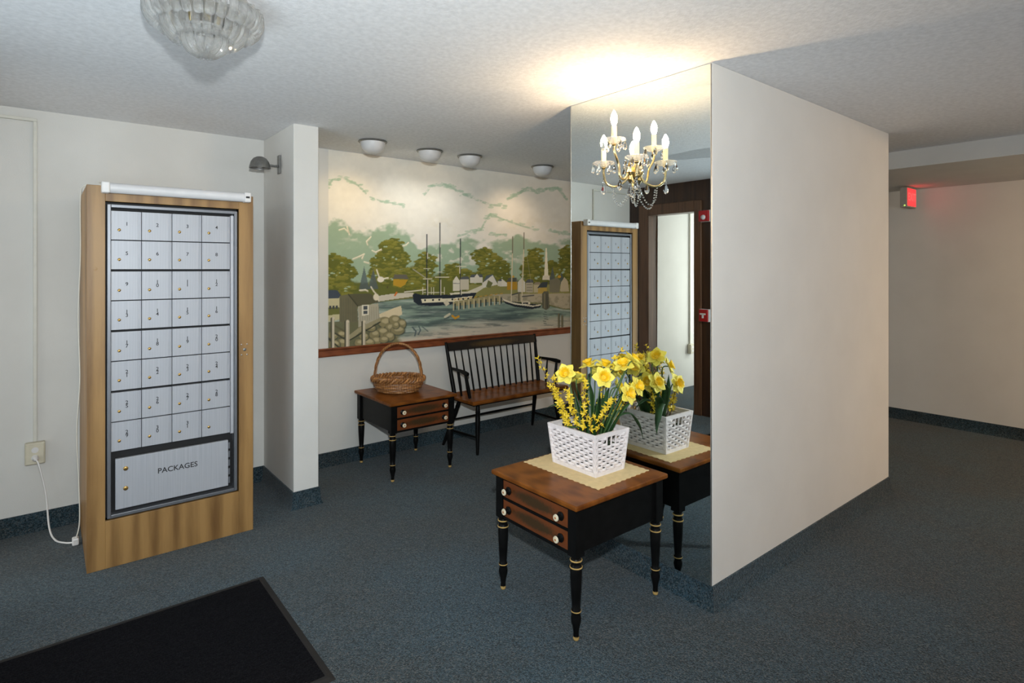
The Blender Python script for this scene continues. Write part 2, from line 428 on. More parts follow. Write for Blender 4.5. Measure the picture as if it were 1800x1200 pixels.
# ------------------------------------------------------------------ mirror on the partition end
mr = thing('wall_mirror', (XM-0.004, (YP+YP2)/2, BH), 'tall frameless mirror covering the end of the partition', 'mirror')
MB().box((-0.002, -(YP2-YP)/2+0.004, 0.002), (0.003, (YP2-YP)/2-0.003, H-BH-0.006)).build('mirror_glass', 'mirror_silver', mr)
for sy in (-1, 1):
    MB().box((-0.003, sy*((YP2-YP)/2-0.003)-0.002, 0.002), (0.003, sy*((YP2-YP)/2-0.003)+0.002, H-BH-0.006)).build('edge_strip', 'steel', mr)

# ------------------------------------------------------------------ mural
def project(X, Z, y):
    c, s = math.cos(math.radians(51)), math.sin(math.radians(51))
    t = X*c+y*s; l = X*s-y*c
    return 900+1012*l/t, 472-1012*(Z-1.52)/t
def mural():
    x0, x1, z0, z1 = 1.692, 5.15, 0.908, H-0.002
    nx, nz = 800, 356
    gx = np.linspace(x0, x1, nx); gz = np.linspace(z0, z1, nz)
    X, Z = np.meshgrid(gx, gz)
    # drawing units of the mural: a picture plane in which the sketch below was measured
    U, V = project(X, Z, YB)
    U = U.ravel(); V = V.ravel()
    def vnoise(su, sv, seed):
        r = np.random.default_rng(seed); g = r.random((400, 400))
        a = (U/su) % 399; b = (V/sv) % 399
        i = a.astype(int); j = b.astype(int); fa = a-i; fb = b-j
        fa = fa*fa*(3-2*fa); fb = fb*fb*(3-2*fb)
        return (g[j, i]*(1-fa)+g[j, i+1]*fa)*(1-fb)+(g[j+1, i]*(1-fa)+g[j+1, i+1]*fa)*fb
    def fbm(su, sv, seed, o=4):
        t = 0; a = 0.5
        for k in range(o): t = t+a*vnoise(su/2**k, sv/2**k, seed+k); a *= 0.5
        return t/(1-0.5**o)
    C = np.zeros((U.size, 3))
    def col(c): return np.array(lin(c))*1.22
    def mix(mask, c, k=1.0):
        w = (np.clip(mask, 0, 1)*k)[:, None]
        C[:] = C*(1-w)+col(c)*w
    def soft(d, w): return np.clip(0.5-d/w, 0, 1)
    def poly(pts, c, k=1.0, tex=None):
        p = np.array(pts, float)
        sel = np.where((U >= p[:, 0].min()) & (U <= p[:, 0].max()) & (V >= p[:, 1].min()) & (V <= p[:, 1].max()))[0]
        if not sel.size: return
        u, v = U[sel], V[sel]; ins = np.zeros(sel.size, bool); n = len(p)
        for i in range(n):
            xa, ya = p[i]; xb, yb = p[(i+1) % n]
            if ya == yb: continue
            ins ^= ((ya > v) != (yb > v)) & (u < (xb-xa)*(v-ya)/(yb-ya)+xa)
        s = sel[ins]
        w = k if tex is None else (k*tex[s])[:, None]
        C[s] = C[s]*(1-w)+col(c)*w
    def line(pts, w, c, k=1.0, tex=None):
        w = w*0.82
        for (xa, ya), (xb, yb) in zip(pts[:-1], pts[1:]):
            sel = np.where((U > min(xa, xb)-w) & (U < max(xa, xb)+w) & (V > min(ya, yb)-w) & (V < max(ya, yb)+w))[0]
            if not sel.size: continue
            u, v = U[sel]-xa, V[sel]-ya; dx, dy = xb-xa, yb-ya
            t = np.clip((u*dx+v*dy)/(dx*dx+dy*dy+1e-9), 0, 1)
            d = np.hypot(u-t*dx, v-t*dy)
            m = np.clip((w-d)/0.9+0.35, 0, 1)*k
            if tex is not None: m = m*tex[sel]
            C[sel] = C[sel]*(1-m[:, None])+col(c)*m[:, None]
    def ell(cx, cy, rx, ry, c, k=1.0, n=None, amp=0.5, hard=6):
        e = 1+amp if n is not None else 1.3
        sel = np.where((np.abs(U-cx) < rx*e+2) & (np.abs(V-cy) < ry*e+2))[0]
        if not sel.size: return
        d = ((U[sel]-cx)/rx)**2+((V[sel]-cy)/ry)**2
        if n is not None: d = d+(n[sel]-0.5)*2*amp
        w = (np.clip((1-d)*hard*0.5+0.5, 0, 1)*k)[:, None]
        C[sel] = C[sel]*(1-w)+col(c)*w
    nA, nB, nC, nD = fbm(46, 30, 3), fbm(13, 9, 21), fbm(6, 5, 41), fbm(90, 12, 61)
    # sky: cream paper with teal cloud shadow
    C[:] = col((214, 211, 202))
    mix(soft(V-440+0*U, 160), (226, 220, 208), 0.3)
    skyline = np.interp(U, [570, 590, 612, 640, 665, 700, 716, 740, 770, 800, 830, 860, 885, 905, 930, 960, 1000, 1100],
                           [391, 391, 402, 405, 412, 408, 412, 440, 432, 425, 432, 436, 420, 418, 430, 420, 424, 420])
    teal = soft(skyline-V+(nA-0.5)*46+(nB-0.5)*26, 10)
    mix(teal, (144, 166, 140), 0.95)
    mix(np.clip((nA-0.52)*8, 0, 1)*np.clip((nB-0.42)*8, 0, 1)*soft(V-480, 60)*soft(380-V, 20), (214, 209, 196), 0.85)
    # drifting cloud edges
    for pts, w in (([(576, 328), (584, 316), (600, 312), (615, 318), (630, 326), (643, 340)], 5), ([(650, 346), (672, 354), (690, 357), (710, 362)], 4),
                   ([(746, 342), (758, 326), (775, 322), (792, 328), (808, 338), (830, 348), (862, 360), (890, 362)], 6),
                   ([(892, 350), (915, 338), (928, 330), (945, 338), (960, 332), (980, 330), (996, 350)], 7),
                   ([(805, 415), (830, 408), (845, 404), (855, 385), (862, 376), (885, 386), (915, 396), (945, 405)], 5),
                   ([(860, 412), (890, 412)], 5), ([(965, 405), (1002, 412)], 7), ([(1030, 350), (1060, 340), (1100, 352)], 6)):
        line(pts, w*0.42, (152, 176, 152), 0.7, np.clip((nC-0.28)*5, 0, 1)*np.clip((nB-0.25)*5, 0.35, 1))
        for q in range(len(pts)*4):
            a_ = random.Random(int(pts[0][0]*31+q)); i_ = a_.randrange(len(pts)-1); f_ = a_.random()
            ell(pts[i_][0]+(pts[i_+1][0]-pts[i_][0])*f_+a_.uniform(-3, 3), pts[i_][1]+(pts[i_+1][1]-pts[i_][1])*f_+a_.uniform(-w, w)*0.7, a_.uniform(2, 6), a_.uniform(0.8, 2.2), (158, 182, 158), 0.55, nC, 0.9, 5)
    # far bank greens
    bank = np.interp(U, [570, 600, 640, 680, 720, 760, 800, 840, 880, 910, 930, 960, 1000, 1100], [470, 492, 496, 492, 470, 480, 474, 478, 484, 492, 482, 476, 468, 470])
    mix(soft(bank-V+(nB-0.5)*16, 6)*(U < 1100), (98, 102, 50), 1.0)
    G1, G2, G3 = (112, 112, 46), (94, 98, 44), (134, 130, 62)
    def tree(cx, cy, rx, ry, c=G1):
        r = random.Random(int(cx*7+cy))
        line([(cx, cy), (cx+1, cy+ry*1.3)], 1.5, (84, 76, 52))
        ell(cx, cy, rx*0.86, ry*0.86, G2, 1, nB, 0.8, 7)
        for q in range(46):
            a = r.random()*2*PI; m = r.random()**0.5*0.98
            x, y = cx+rx*m*math.cos(a), cy+ry*m*math.sin(a)
            w = rx*r.uniform(0.16, 0.30); h = w*r.uniform(0.32, 0.5)
            ell(x, y, w, h, r.choice((G1, G1, G2, (122, 120, 54))), 1, nC, 0.9, 6)
            if q % 2: ell(x, y-h*0.5, w*0.7, h*0.42, r.choice((G3, (144, 138, 74))), 0.7, nC, 0.9, 5)
            else: ell(x, y+h*0.55, w*0.7, h*0.4, (80, 86, 42), 0.4, nC, 0.9, 5)
        for q in range(5):
            a = r.random()*2*PI; m = r.uniform(0.45, 0.95)
            ell(cx+rx*m*math.cos(a), cy+ry*m*math.sin(a)*0.8, rx*0.10, ry*0.06, (164, 182, 156), 0.8, nC, 0.8, 5)
    for t in ((588, 470, 30, 26), (606, 480, 20, 18), (590, 505, 34, 20), (688, 440, 24, 24), (668, 462, 18, 16), (702, 462, 20, 24), (680, 482, 34, 18), (712, 490, 26, 20),
              (748, 465, 20, 22), (742, 488, 28, 20), (796, 478, 18, 16), (820, 490, 24, 18), (850, 452, 20, 17), (866, 470, 26, 22), (884, 478, 16, 20),
              (940, 455, 16, 22), (936, 475, 24, 24), (972, 478, 18, 20), (994, 450, 14, 20), (1000, 480, 22, 30), (1040, 460, 26, 30), (1085, 470, 30, 26)):
        tree(*t)
    for cx, cy, h in ((640, 468, 40), (656, 472, 36), (971, 468, 44), (987, 478, 30)):   # blue spruces
        poly([(cx, cy), (cx-9, cy+h), (cx+9, cy+h)], (82, 92, 96), 0.8)
    # grass and stone bank
    poly([(570, 520), (700, 520), (735, 517), (760, 520), (760, 528), (700, 532), (665, 524), (570, 525)], (108, 106, 56))
    poly([(664, 520), (690, 516), (727, 514), (727, 521), (690, 526), (664, 530)], (196, 188, 170))
    poly([(820, 500), (1110, 500), (1110, 524), (960, 524), (880, 518), (820, 522)], (142, 138, 84), 0.9)
    poly([(862, 517), (1110, 514), (1110, 546), (990, 542), (955, 532), (900, 530), (862, 528)], (170, 160, 136))
    mix(((U > 862) & (V > 520) & (V < 545))*np.clip((nC-0.5)*6, 0, 1)*(V < 522+0.18*(U-862)), (132, 126, 104), 0.6)
    # water
    shore = np.interp(U, [570, 664, 700, 727, 760, 800, 862, 900, 960, 990, 1100], [560, 531, 527, 524, 530, 532, 530, 532, 536, 544, 547])
    wm = soft(shore-V, 1.5)
    mix(wm, (126, 144, 130))
    st = fbm(70, 5, 77)
    mix(wm*np.clip((st-0.52)*9, 0, 1), (88, 102, 98), 0.8)
    mix(wm*np.clip((fbm(60, 4, 91)-0.57)*9, 0, 1), (176, 184, 172), 0.7)
    mix(wm*soft(np.interp(U, [570, 700, 760, 860, 1000], [612, 594, 578, 564, 562])-V+(nD-0.5)*22, 16), (190, 180, 162), 0.9)
    mix(wm*np.clip((fbm(26, 2.6, 15)-0.6)*9, 0, 1), (84, 98, 98), 0.5)
    for cx, cy, w in ((770, 546, 50), (740, 556, 36), (800, 562, 60), (760, 568, 40), (830, 548, 30), (900, 546, 40), (850, 572, 50), (920, 552, 40), (985, 552, 26), (735, 540, 30), (880, 560, 46)):
        mix(wm*np.clip(1-((U-cx)/w)**2-((V-cy+0.06*(U-cx))/4.5)**2, 0, 1)*np.clip((fbm(24, 2.4, int(cx))-0.40)*7, 0, 1), (68, 82, 82), 0.85)
    # left shore: cottage, shed, boulders, fence
    poly([(574, 524), (605, 522), (605, 560), (574, 566)], (186, 178, 140))
    poly([(574, 540), (600, 540), (600, 552), (574, 554)], (104, 106, 58))
    poly([(576, 510), (593, 510), (602, 523), (576, 525)], (66, 74, 84))
    for x in (578, 584, 590): poly([(x, 537), (x+4, 537), (x+4, 543), (x, 543)], (70, 74, 74))
    ell(640, 596, 60, 30, (120, 116, 84), 1, nB, 0.4)
    poly([(574, 566), (640, 562), (690, 575), (690, 614), (574, 614)], (104, 104, 78), 0.95)
    poly([(666, 552), (690, 542), (705, 537), (707, 552), (690, 562), (668, 560)], (206, 192, 158))
    R = [(676, 567, 11, 9), (694, 563, 10, 8), (706, 570, 8, 9), (686, 577, 9, 8), (699, 581, 12, 8), (672, 584, 10, 8), (658, 588, 9, 8), (684, 592, 10, 8), (661, 599, 10, 7),
         (675, 597, 8, 6), (648, 602, 10, 7), (696, 572, 6, 6), (652, 577, 9, 6), (640, 592, 8, 7), (632, 603, 9, 7), (603, 602, 10, 8), (588, 606, 10, 8), (600, 588, 9, 6), (586, 590, 8, 7)]
    for cx, cy, rx, ry in R:
        ell(cx, cy, rx*1.12, ry*1.12, (66, 72, 62), 0.9, None, 0, 5)
        ell(cx-0.5, cy-0.8, rx, ry, (134, 126, 92), 1, nC, 0.25, 5)
        ell(cx+rx*0.1, cy-ry*0.35, rx*0.62, ry*0.45, (178, 166, 130), 0.8, nC, 0.5, 3)
    poly([(597, 520), (612, 517), (628, 536), (629, 566), (597, 566)], (106, 102, 80))            # shed gable
    poly([(612, 517), (652, 516), (666, 531), (630, 538)], (88, 86, 66))                            # roof
    poly([(629, 538), (665, 533), (667, 560), (630, 575)], (166, 160, 140))                         # front wall
    for x in range(633, 666, 4): line([(x, 539), (x+0.5, 566-(x-633)*0.2)], 0.6, (120, 116, 100), 0.7)
    for x in range(600, 628, 4): line([(x, 524), (x, 564)], 0.6, (84, 82, 64), 0.6)
    line([(612, 517), (629, 538)], 1.2, (62, 62, 50))
    poly([(636, 536), (648, 535), (648, 553), (636, 555)], (212, 206, 186))
    for a, c in ((538, 544), (546, 552)): poly([(638.5, a), (646, a-0.6), (646, c-0.6), (638.5, c)], (74, 80, 82))
    poly([(612, 590), (630, 576), (668, 558), (668, 564), (632, 584), (614, 600)], (150, 142, 112))
    line([(614, 598), (668, 566)], 1.5, (58, 60, 50))
    line([(588, 572), (612, 586)], 2, (96, 92, 70)); line([(588, 585), (608, 597)], 2, (70, 70, 58)); line([(576, 594), (600, 614)], 2, (60, 62, 54))
    for x, t, w in ((586, 557, 4), (611, 563, 5), (640, 563, 4)):
        line([(x-3, t+3), (x-3, 612)], w*0.7, (78, 76, 62)); line([(x, t+2), (x, 614)], w*0.75, (196, 186, 164)); line([(x+1.5, t+4), (x+1.5, 614)], 0.8, (150, 142, 120))
    # gulls
    for pts in ([(596, 404), (605, 401), (612, 408), (610, 398), (614, 412)], [(646, 430), (644, 424), (652, 416)], [(620, 455), (632, 450), (640, 446), (636, 454)],
                [(662, 474), (666, 486), (672, 490), (682, 488)], [(652, 504), (657, 512), (664, 520), (665, 527)], [(632, 510), (642, 509), (646, 511)], [(640, 460), (648, 462)], [(654, 440), (660, 443), (670, 438)], [(708, 432), (714, 430), (718, 426)]):
        line(pts, 1.5, (224, 216, 194), 0.95); line([(x+1, y+1.6) for x, y in pts], 1.1, (190, 182, 158), 0.7, np.clip((nC-0.3)*5, 0, 1))
    ell(669, 491, 6, 5, (222, 214, 196)); ell(661, 522, 5, 6, (214, 204, 180))
    # yellow house in the trees
    poly([(691, 491), (717, 491), (712, 500), (704, 505), (691, 501)], (178, 140, 46)); poly([(694, 482), (714, 482), (718, 490), (690, 490)], (98, 94, 84))
    line([(694, 519), (697, 514)], 2, (196, 110, 48))
    # whaling ship
    poly([(725, 518), (730, 515), (740, 518), (800, 518), (833, 514), (838, 514), (832, 524), (800, 534), (760, 538), (735, 536), (727, 530)], (40, 46, 54))
    poly([(740, 525), (795, 524), (831, 520), (829, 525), (800, 530), (742, 532)], (214, 206, 178))
    for i, x in enumerate((747, 761, 772, 795, 806, 814, 823)): ell(x, 527.5-i*0.45, 1.7, 1.8, (36, 38, 40))
    poly([(790, 515), (822, 512), (850, 500), (856, 502), (838, 514), (792, 518)], (206, 198, 176))
    line([(711, 513), (748, 509)], 1.2, (214, 208, 190)); line([(745, 514), (780, 514)], 1, (200, 194, 176))
    for x, t in ((751, 412), (774, 392), (810, 420)):
        line([(x-0.8, t), (x-1, 518)], 1.3, (46, 52, 56)); line([(x+0.8, 492), (x+0.8, 518)], 0.9, (214, 206, 186)); line([(x+0.4, t+32), (x+0.4, t+42)], 1.0, (206, 200, 182))
    for a, c, y in ((744, 759, 490), (745, 756, 472), (765, 789, 487), (769, 777, 478), (804, 819, 468)): line([(a, y), (c, y)], 1.0, (212, 204, 184))
    line([(726, 473), (748, 488)], 1.1, (160, 156, 140)); line([(808, 470), (808, 480)], 1.2, (214, 206, 186))
    for x in (743, 758, 762, 781): line([(x, 505), (x, 517)], 0.8, (216, 208, 188))
    # wharf
    poly([(796, 530), (862, 519), (880, 520), (880, 528), (800, 538)], (152, 142, 104))
    for x in range(797, 884, 9):
        line([(x, 531-(x-797)*0.13), (x, 545-(x-797)*0.13)], 1.4, (190, 176, 140)); line([(x+3, 534-(x-797)*0.13), (x+3, 543-(x-797)*0.13)], 1.6, (52, 60, 60))
        line([(x+1, 527-(x-797)*0.13), (x+5, 526-(x-797)*0.13)], 1.1, (184, 144, 62))
    poly([(779, 531), (786, 526), (790, 534), (784, 538)], (200, 190, 166))
    line([(782, 557), (790, 552)], 2.6, (190, 184, 160)); line([(795, 555), (800, 559), (806, 556)], 2.4, (190, 140, 44)); line([(781, 560), (789, 558)], 1.2, (70, 80, 80))
    # houses on the far shore
    def house(x, y, w, h, rf, c=(206, 200, 184), r=(84, 88, 92), gable=True):
        poly([(x, y), (x+w, y), (x+w, y+h), (x, y+h)], c)
        if gable: poly([(x, y), (x+w*0.5, y-rf), (x+w, y)], c)
        else: poly([(x-1, y), (x+3, y-rf), (x+w-1, y-rf), (x+w+1, y)], r)
    house(796, 493, 12, 18, 8); house(809, 491, 15, 18, 5, gable=False, c=(190, 182, 162)); line([(797, 498), (808, 498)], 0.9, (90, 94, 96))
    house(826, 487, 22, 10, 5, gable=False); house(834, 486, 8, 6, 5)
    poly([(850, 493), (855, 484), (866, 482), (872, 492), (875, 500), (850, 502)], (84, 92, 98)); poly([(866, 483), (875, 500), (849, 506), (847, 498)], (210, 204, 190)); poly([(858, 492), (866, 497), (862, 506), (854, 504)], (108, 110, 70))
    house(875, 494, 10, 9, 3, gable=False); poly([(882, 490), (891, 497), (891, 503), (882, 503)], (214, 208, 192))
    house(891, 495, 18, 14, 7, c=(178, 136, 48), r=(86, 88, 78), gable=False)
    house(910, 496, 13, 17, 8); house(924, 497, 13, 17, 6, c=(168, 160, 138), gable=False)
    for yy in (500, 505, 510): line([(926, yy), (935, yy)], 0.9, (108, 104, 92))
    house(938, 500, 12, 14, 4, c=(180, 170, 138), gable=False, r=(140, 130, 110))
    poly([(944, 506), (952, 496), (963, 495), (961, 505)], (66, 72, 74)); poly([(946, 506), (961, 505), (961, 516), (945, 516)], (176, 150, 76))
    poly([(956, 490), (959, 436), (961, 436), (964, 490)], (226, 216, 192)); poly([(953, 492), (966, 492), (966, 484), (954, 484)], (210, 202, 180))
    poly([(966, 492), (980, 488), (985, 494), (983, 514), (966, 514)], (120, 116, 96)); poly([(984, 512), (986, 496), (992, 487), (998, 494), (1000, 512)], (186, 174, 146))
    ell(983, 486, 3, 2.4, (196, 150, 60)); ell(902, 486, 2, 2, (190, 150, 60))
    house(1012, 492, 20, 20, 9); house(1040, 490, 26, 20, 8, gable=False, c=(184, 176, 158)); house(1076, 494, 18, 18, 9, c=(176, 140, 70))
    # schooner
    poly([(881, 523), (888, 528), (915, 532), (945, 535), (951, 533), (950, 540), (935, 543), (905, 539), (888, 533)], (38, 44, 50))
    poly([(882, 524), (900, 531), (916, 534), (938, 537), (951, 534), (950, 537), (936, 539), (905, 535), (886, 529)], (214, 206, 184))
    poly([(917, 530), (932, 530), (932, 535), (917, 535)], (210, 202, 180)); poly([(919, 531.5), (928, 531.5), (928, 534), (919, 534)], (50, 52, 54))
    for x0_, x1_, t in ((901, 898.5, 416), (921, 917, 409)):
        line([(x0_, t), (x0_-0.5, t+36)], 1.2, (112, 106, 88)); line([(x0_-0.5, t+30), (x1_, 530)], 1.2, (206, 194, 164))
    line([(900, 518), (914, 514)], 1.4, (70, 74, 76)); line([(918, 521), (938, 519)], 1.3, (66, 70, 72)); line([(912, 516), (912, 528)], 2, (110, 104, 84))
    for a in ((902, 430, 912, 515), (906, 440, 908, 500), (922, 425, 934, 500)): line([(a[0], a[1]), (a[2], a[3])], 0.5, (170, 166, 146), 0.5)
    # pilings
    poly([(953, 516), (956, 512), (964, 512), (966, 540), (960, 545), (953, 541)], (96, 94, 78)); line([(957, 516), (957, 541)], 0.8, (140, 134, 108)); line([(961, 516), (962, 541)], 0.8, (60, 62, 56))
    for y in range(548, 572, 4): line([(955+(y % 3), y), (963-(y % 5), y+1)], 1.2, (84, 94, 92), 0.8)
    for x, t in ((982, 552), (988, 555)): line([(x, t), (x, 577)], 2.2, (112, 108, 86)); line([(x+1.5, t), (x+1.5, 577)], 0.8, (76, 76, 66))
    line([(725, 575), (731, 582), (729, 590)], 1.6, (84, 96, 98)); line([(736, 573), (739, 580), (735, 588)], 1.4, (84, 96, 98)); line([(742, 574), (752, 582)], 1.2, (90, 102, 102))
    # canvas mottling
    C[:] = np.clip(C*(0.95+0.10*fbm(9, 9, 131))[:, None], 0, 0.9)

    me = bpy.data.meshes.new('wall_mural')
    nv = nx*nz; me.vertices.add(nv)
    co = np.empty((nv, 3)); co[:, 0] = X.ravel(); co[:, 1] = YB-0.0015; co[:, 2] = Z.ravel()
    me.vertices.foreach_set('co', co.ravel())
    ii = np.arange(nx-1)[None, :]+np.arange(nz-1)[:, None]*nx; ii = ii.ravel()
    quads = np.stack([ii, ii+1, ii+1+nx, ii+nx], 1)
    nq = len(quads); me.loops.add(nq*4); me.polygons.add(nq)
    me.loops.foreach_set('vertex_index', quads.ravel().astype(np.int32))
    me.polygons.foreach_set('loop_start', (np.arange(nq)*4).astype(np.int32))
    me.update(calc_edges=True)
    ca = me.color_attributes.new('paint', 'FLOAT_COLOR', 'POINT')
    ca.data.foreach_set('color', np.concatenate([C, np.ones((nv, 1))], 1).astype(np.float32).ravel())
    me.materials.append(MATS['mural_paint'])
    o = bpy.data.objects.new('wall_mural', me); COL.objects.link(o)
    tag(o, 'painted harbour mural of tall ships, trees and a grey shed on the wall', 'mural')
mural()

# ------------------------------------------------------------------ mailbox cabinet
MX0, MX1, MY, MZ = 0.158, 0.94, 3.56, 1.94
cab = thing('mailbox_cabinet', (MX0, MY, 0), 'tall oak-veneer cabinet of numbered aluminium apartment mailboxes', 'mailbox')
IX0, IX1, IZ0, IZ1 = 0.234-MX0, 0.863-MX0, 0.240, 1.862
CW, DP = MX1-MX0, YB-MY-0.03
def cb(name, a, b, mat, bev=0.0015, parent=None): return MB().box(a, b).build(name, mat, parent or cab, bevel=bev)
cb('side_panel', (0, 0.02, 0), (0.02, DP, MZ), 'cabinet_wood')
cb('side_panel', (CW-0.02, 0.02, 0), (CW, DP, MZ), 'cabinet_wood')
cb('top_panel', (0.02, 0.02, MZ-0.02), (CW-0.02, DP, MZ), 'cabinet_wood')
cb('back_panel', (0.02, DP-0.012, 0), (CW-0.02, DP, MZ-0.02), 'cabinet_wood')
cb('stile', (0, 0, 0), (IX0, 0.02, MZ), 'cabinet_wood')
rs = cb('stile', (IX1, 0, 0), (CW, 0.02, MZ), 'cabinet_wood')
cb('bottom_rail', (IX0, 0, 0), (IX1, 0.02, IZ0), 'cabinet_wood')
cb('top_rail', (IX0, 0, IZ1), (IX1, 0.02, MZ), 'cabinet_wood')
cb('cavity', (IX0, 0.05, IZ0), (IX1, 0.3, IZ1), 'cavity_black', 0)
# lock in the right stile with its screws
rot90 = Matrix.Rotation(PI/2, 4, 'X')
def disc(name, x, z, r, t, mat, parent, y=0.0, n=14):
    return MB().lathe([(0, 0), (r*0.8, 0), (r, t*0.3), (r, t)], n).move(Matrix.Translation((x, y-t, z)) @ Matrix.Rotation(-PI/2, 4, 'X')).build(name, mat, parent, smooth=True)
lx = 0.893-MX0
disc('keyhole', lx, 1.053, 0.009, 0.004, 'pewter', rs)
for sx, sz in ((-0.016, 0.03), (0.014, 0.03), (-0.016, -0.03), (0.014, -0.03)): disc('screw', lx+sx, 1.053+sz, 0.004, 0.002, 'steel', rs)
disc('wood_plug', 0.035, 1.52, 0.009, 0.001, 'cabinet_wood', cab)
# metal frame
fr = MB(); fw = 0.016; g = 0.008
fr.box((IX0+g, 0.004, IZ0+g), (IX0+g+fw, 0.05, IZ1-0.014)).box((IX1-g-fw, 0.004, IZ0+g), (IX1-g, 0.05, IZ1-0.014))
fr.box((IX0+g+fw, 0.004, IZ0+g), (IX1-g-fw, 0.05, IZ0+g+fw)).box((IX0+g+fw, 0.004, IZ1-0.014-fw), (IX1-g-fw, 0.05, IZ1-0.014))
fr.build('metal_frame', 'aluminium_dark', cab, bevel=0.002)
# doors
xb = [0.258-MX0, 0.391-MX0, 0.530-MX0, 0.674-MX0, 0.820-MX0]
zt, zp = 1.822, 0.1555
lock_me = None
num = 0
rotf = (PI/2, 0, 0)
for r in range(8):
    hi = zt-r*zp-(0.006 if r % 2 == 0 else 0.0028); lo = zt-(r+1)*zp+(0.006 if r % 2 == 1 else 0.0028)
    for c in range(4):
        num += 1
        a, b2 = xb[c]+0.0015, xb[c+1]-0.0015
        dm = MB(); w = b2-a; h = hi-lo
        dm.box((-w/2, 0, -h/2), (w/2-0.016, 0.025, h/2))
        # ribbed hinge edge: three narrow beads
        for q in range(3): dm.box((w/2-0.0145+q*0.005, 0.001, -h/2), (w/2-0.0105+q*0.005, 0.025, h/2))
        dm.box((w/2-0.016, 0.004, -h/2), (w/2, 0.025, h/2))
        d = dm.build('mailbox_door', 'brushed_door', cab)
        d.location = ((a+b2)/2, 0.014, (hi+lo)/2)
        if lock_me is None:
            k = MB().lathe([(0.0, 0), (0.0045, 0.0), (0.0075, 0.002), (0.0075, 0.005)], 12).move(Matrix.Translation((0, -0.005, 0)) @ Matrix.Rotation(-PI/2, 4, 'X')).build('lock', 'brass_lock', d, smooth=True)
            lock_me = k
        else: k = copy_to(lock_me, d)
        k.location = (-w/2+0.034, 0, -h*0.16)
        if num < 32:
            s = str(num)
            text_mesh(s, 0.026, 'number', 'ink', d, (0.002, -0.0006, 0.008), rotf, stacked=len(s) > 1)
cb('filler_strip', (xb[4]+0.001, 0.012, zt-8*zp), (IX1-g-fw-0.002, 0.04, zt), 'aluminium', 0)
pk = cb('package_door', (-0.266, 0, -0.130), (0.266, 0.02, 0.130), 'brushed_door', 0.002)
pk.location = (0.543-MX0, 0.012, 0.4125)
for dz in (0.075, -0.027): disc('lock', -0.222, dz, 0.011, 0.006, 'brass_lock', pk)
hg = MB()
for q in range(5): hg.box((0.266, -0.001, -0.115+q*0.049), (0.275, 0.01, -0.080+q*0.049))
hg.build('hinge', 'aluminium_dark', pk)
text_mesh('PACKAGES', 0.039, 'lettering', 'ink', pk, (0.015, -0.0006, 0.028), rotf)

# tube light along the cabinet top
tl = thing('tube_light', (0.565, MY-0.031, 1.927), 'white tube light fixed along the top of the mailbox cabinet', 'light fixture')
RX = Matrix.Rotation(PI/2, 4, 'Y')
MB().lathe([(0, -0.315), (0.026, -0.315), (0.026, 0.315), (0, 0.315)], 20).move(RX).build('tube', 'lamp_white', tl, smooth=True)
ec = None
for sx in (-1, 1):
    ec = MB().box((sx*0.315, -0.028, -0.028), (sx*0.35, 0.028, 0.028)).build('end_cap', 'white_plastic', tl, bevel=0.006)
MB().box((0.321, -0.0288, -0.006), (0.341, -0.0281, 0.005)).build('brand_mark', 'ink', ec)  # small dark rectangle for the unreadable brand print

# outlet, conduit, cords
cd = thing('conduit', (-0.048, YB-0.012, 0), 'cream surface conduit running up the wall left of the mailboxes', 'conduit')
MB().box((-0.009, -0.008, 0.52), (0.009, 0.010, 2.37)).build('riser', 'conduit_paint', cd, bevel=0.003)
MB().box((-0.60, -0.008, 2.37), (0.009, 0.010, 2.388)).build('header', 'conduit_paint', cd, bevel=0.003)
def outlet(x, z, label):
    o = thing('wall_outlet', (x, YB, z), label, 'outlet')
    MB().box((-0.046, -0.045, -0.062), (0.046, -0.004, 0.062)).build('box', 'ivory_plastic', o, bevel=0.006)
    pl = MB().box((-0.040, -0.050, -0.058), (0.040, -0.0455, 0.058)).build('cover_plate', 'ivory_plastic', o, bevel=0.002)
    for dz in (0.022, -0.022):
        s = MB().lathe([(0, 0), (0.0165, 0), (0.0165, 0.003)], 16).move(Matrix.Translation((0, -0.053, dz)) @ Matrix.Rotation(-PI/2, 4, 'X')).build('socket', 'white_plastic', pl, smooth=True)
    return o
outlet(-0.048, 0.457, 'ivory outlet box below the conduit with a white cord plugged in')
def spline(pts, n=10):
    out = []; P = [Vector(p) for p in pts]
    for i in range(len(P)-1):
        p0 = P[max(i-1, 0)]; p1 = P[i]; p2 = P[i+1]; p3 = P[min(i+2, len(P)-1)]
        for k in range(n):
            t = k/n
            out.append(0.5*((2*p1)+(p2-p0)*t+(2*p0-5*p1+4*p2-p3)*t*t+(3*p1-p0-3*p2+p3)*t**3))
    out.append(P[-1]); return out
pc = thing('power_cord', (-0.04, 4.25, 0), 'white power cord drooping from the outlet to the floor', 'cord')
T = lambda *p: (p[0]+0.04, p[1]-4.25, p[2])
MB().tube(spline([T(-0.045, 4.268, 0.43), T(-0.03, 4.24, 0.40), T(0.0, 4.22, 0.24), T(0.015, 4.17, 0.06), T(0.04, 4.10, 0.008), T(0.085, 4.02, 0.007), T(0.120, 3.985, 0.012)]), 0.0045, 8).build('cord', 'white_plastic', pc, smooth=True)
MB().lathe([(0.008, 0), (0.015, 0.004), (0.015, 0.022), (0.006, 0.034)], 10).move(Matrix.Translation(T(-0.045, 4.286, 0.434)) @ Matrix.Rotation(PI/2, 4, 'X')).build('plug', 'white_plastic', pc, smooth=True)
MB().box(T(0.112, 3.955, 0.002), T(0.142, 4.0, 0.040)).build('connector', 'white_plastic', pc, bevel=0.006)
lc = thing('lamp_cord', (0.13, 3.97, 0), 'thin pale cord climbing the left side of the mailbox cabinet', 'cord')
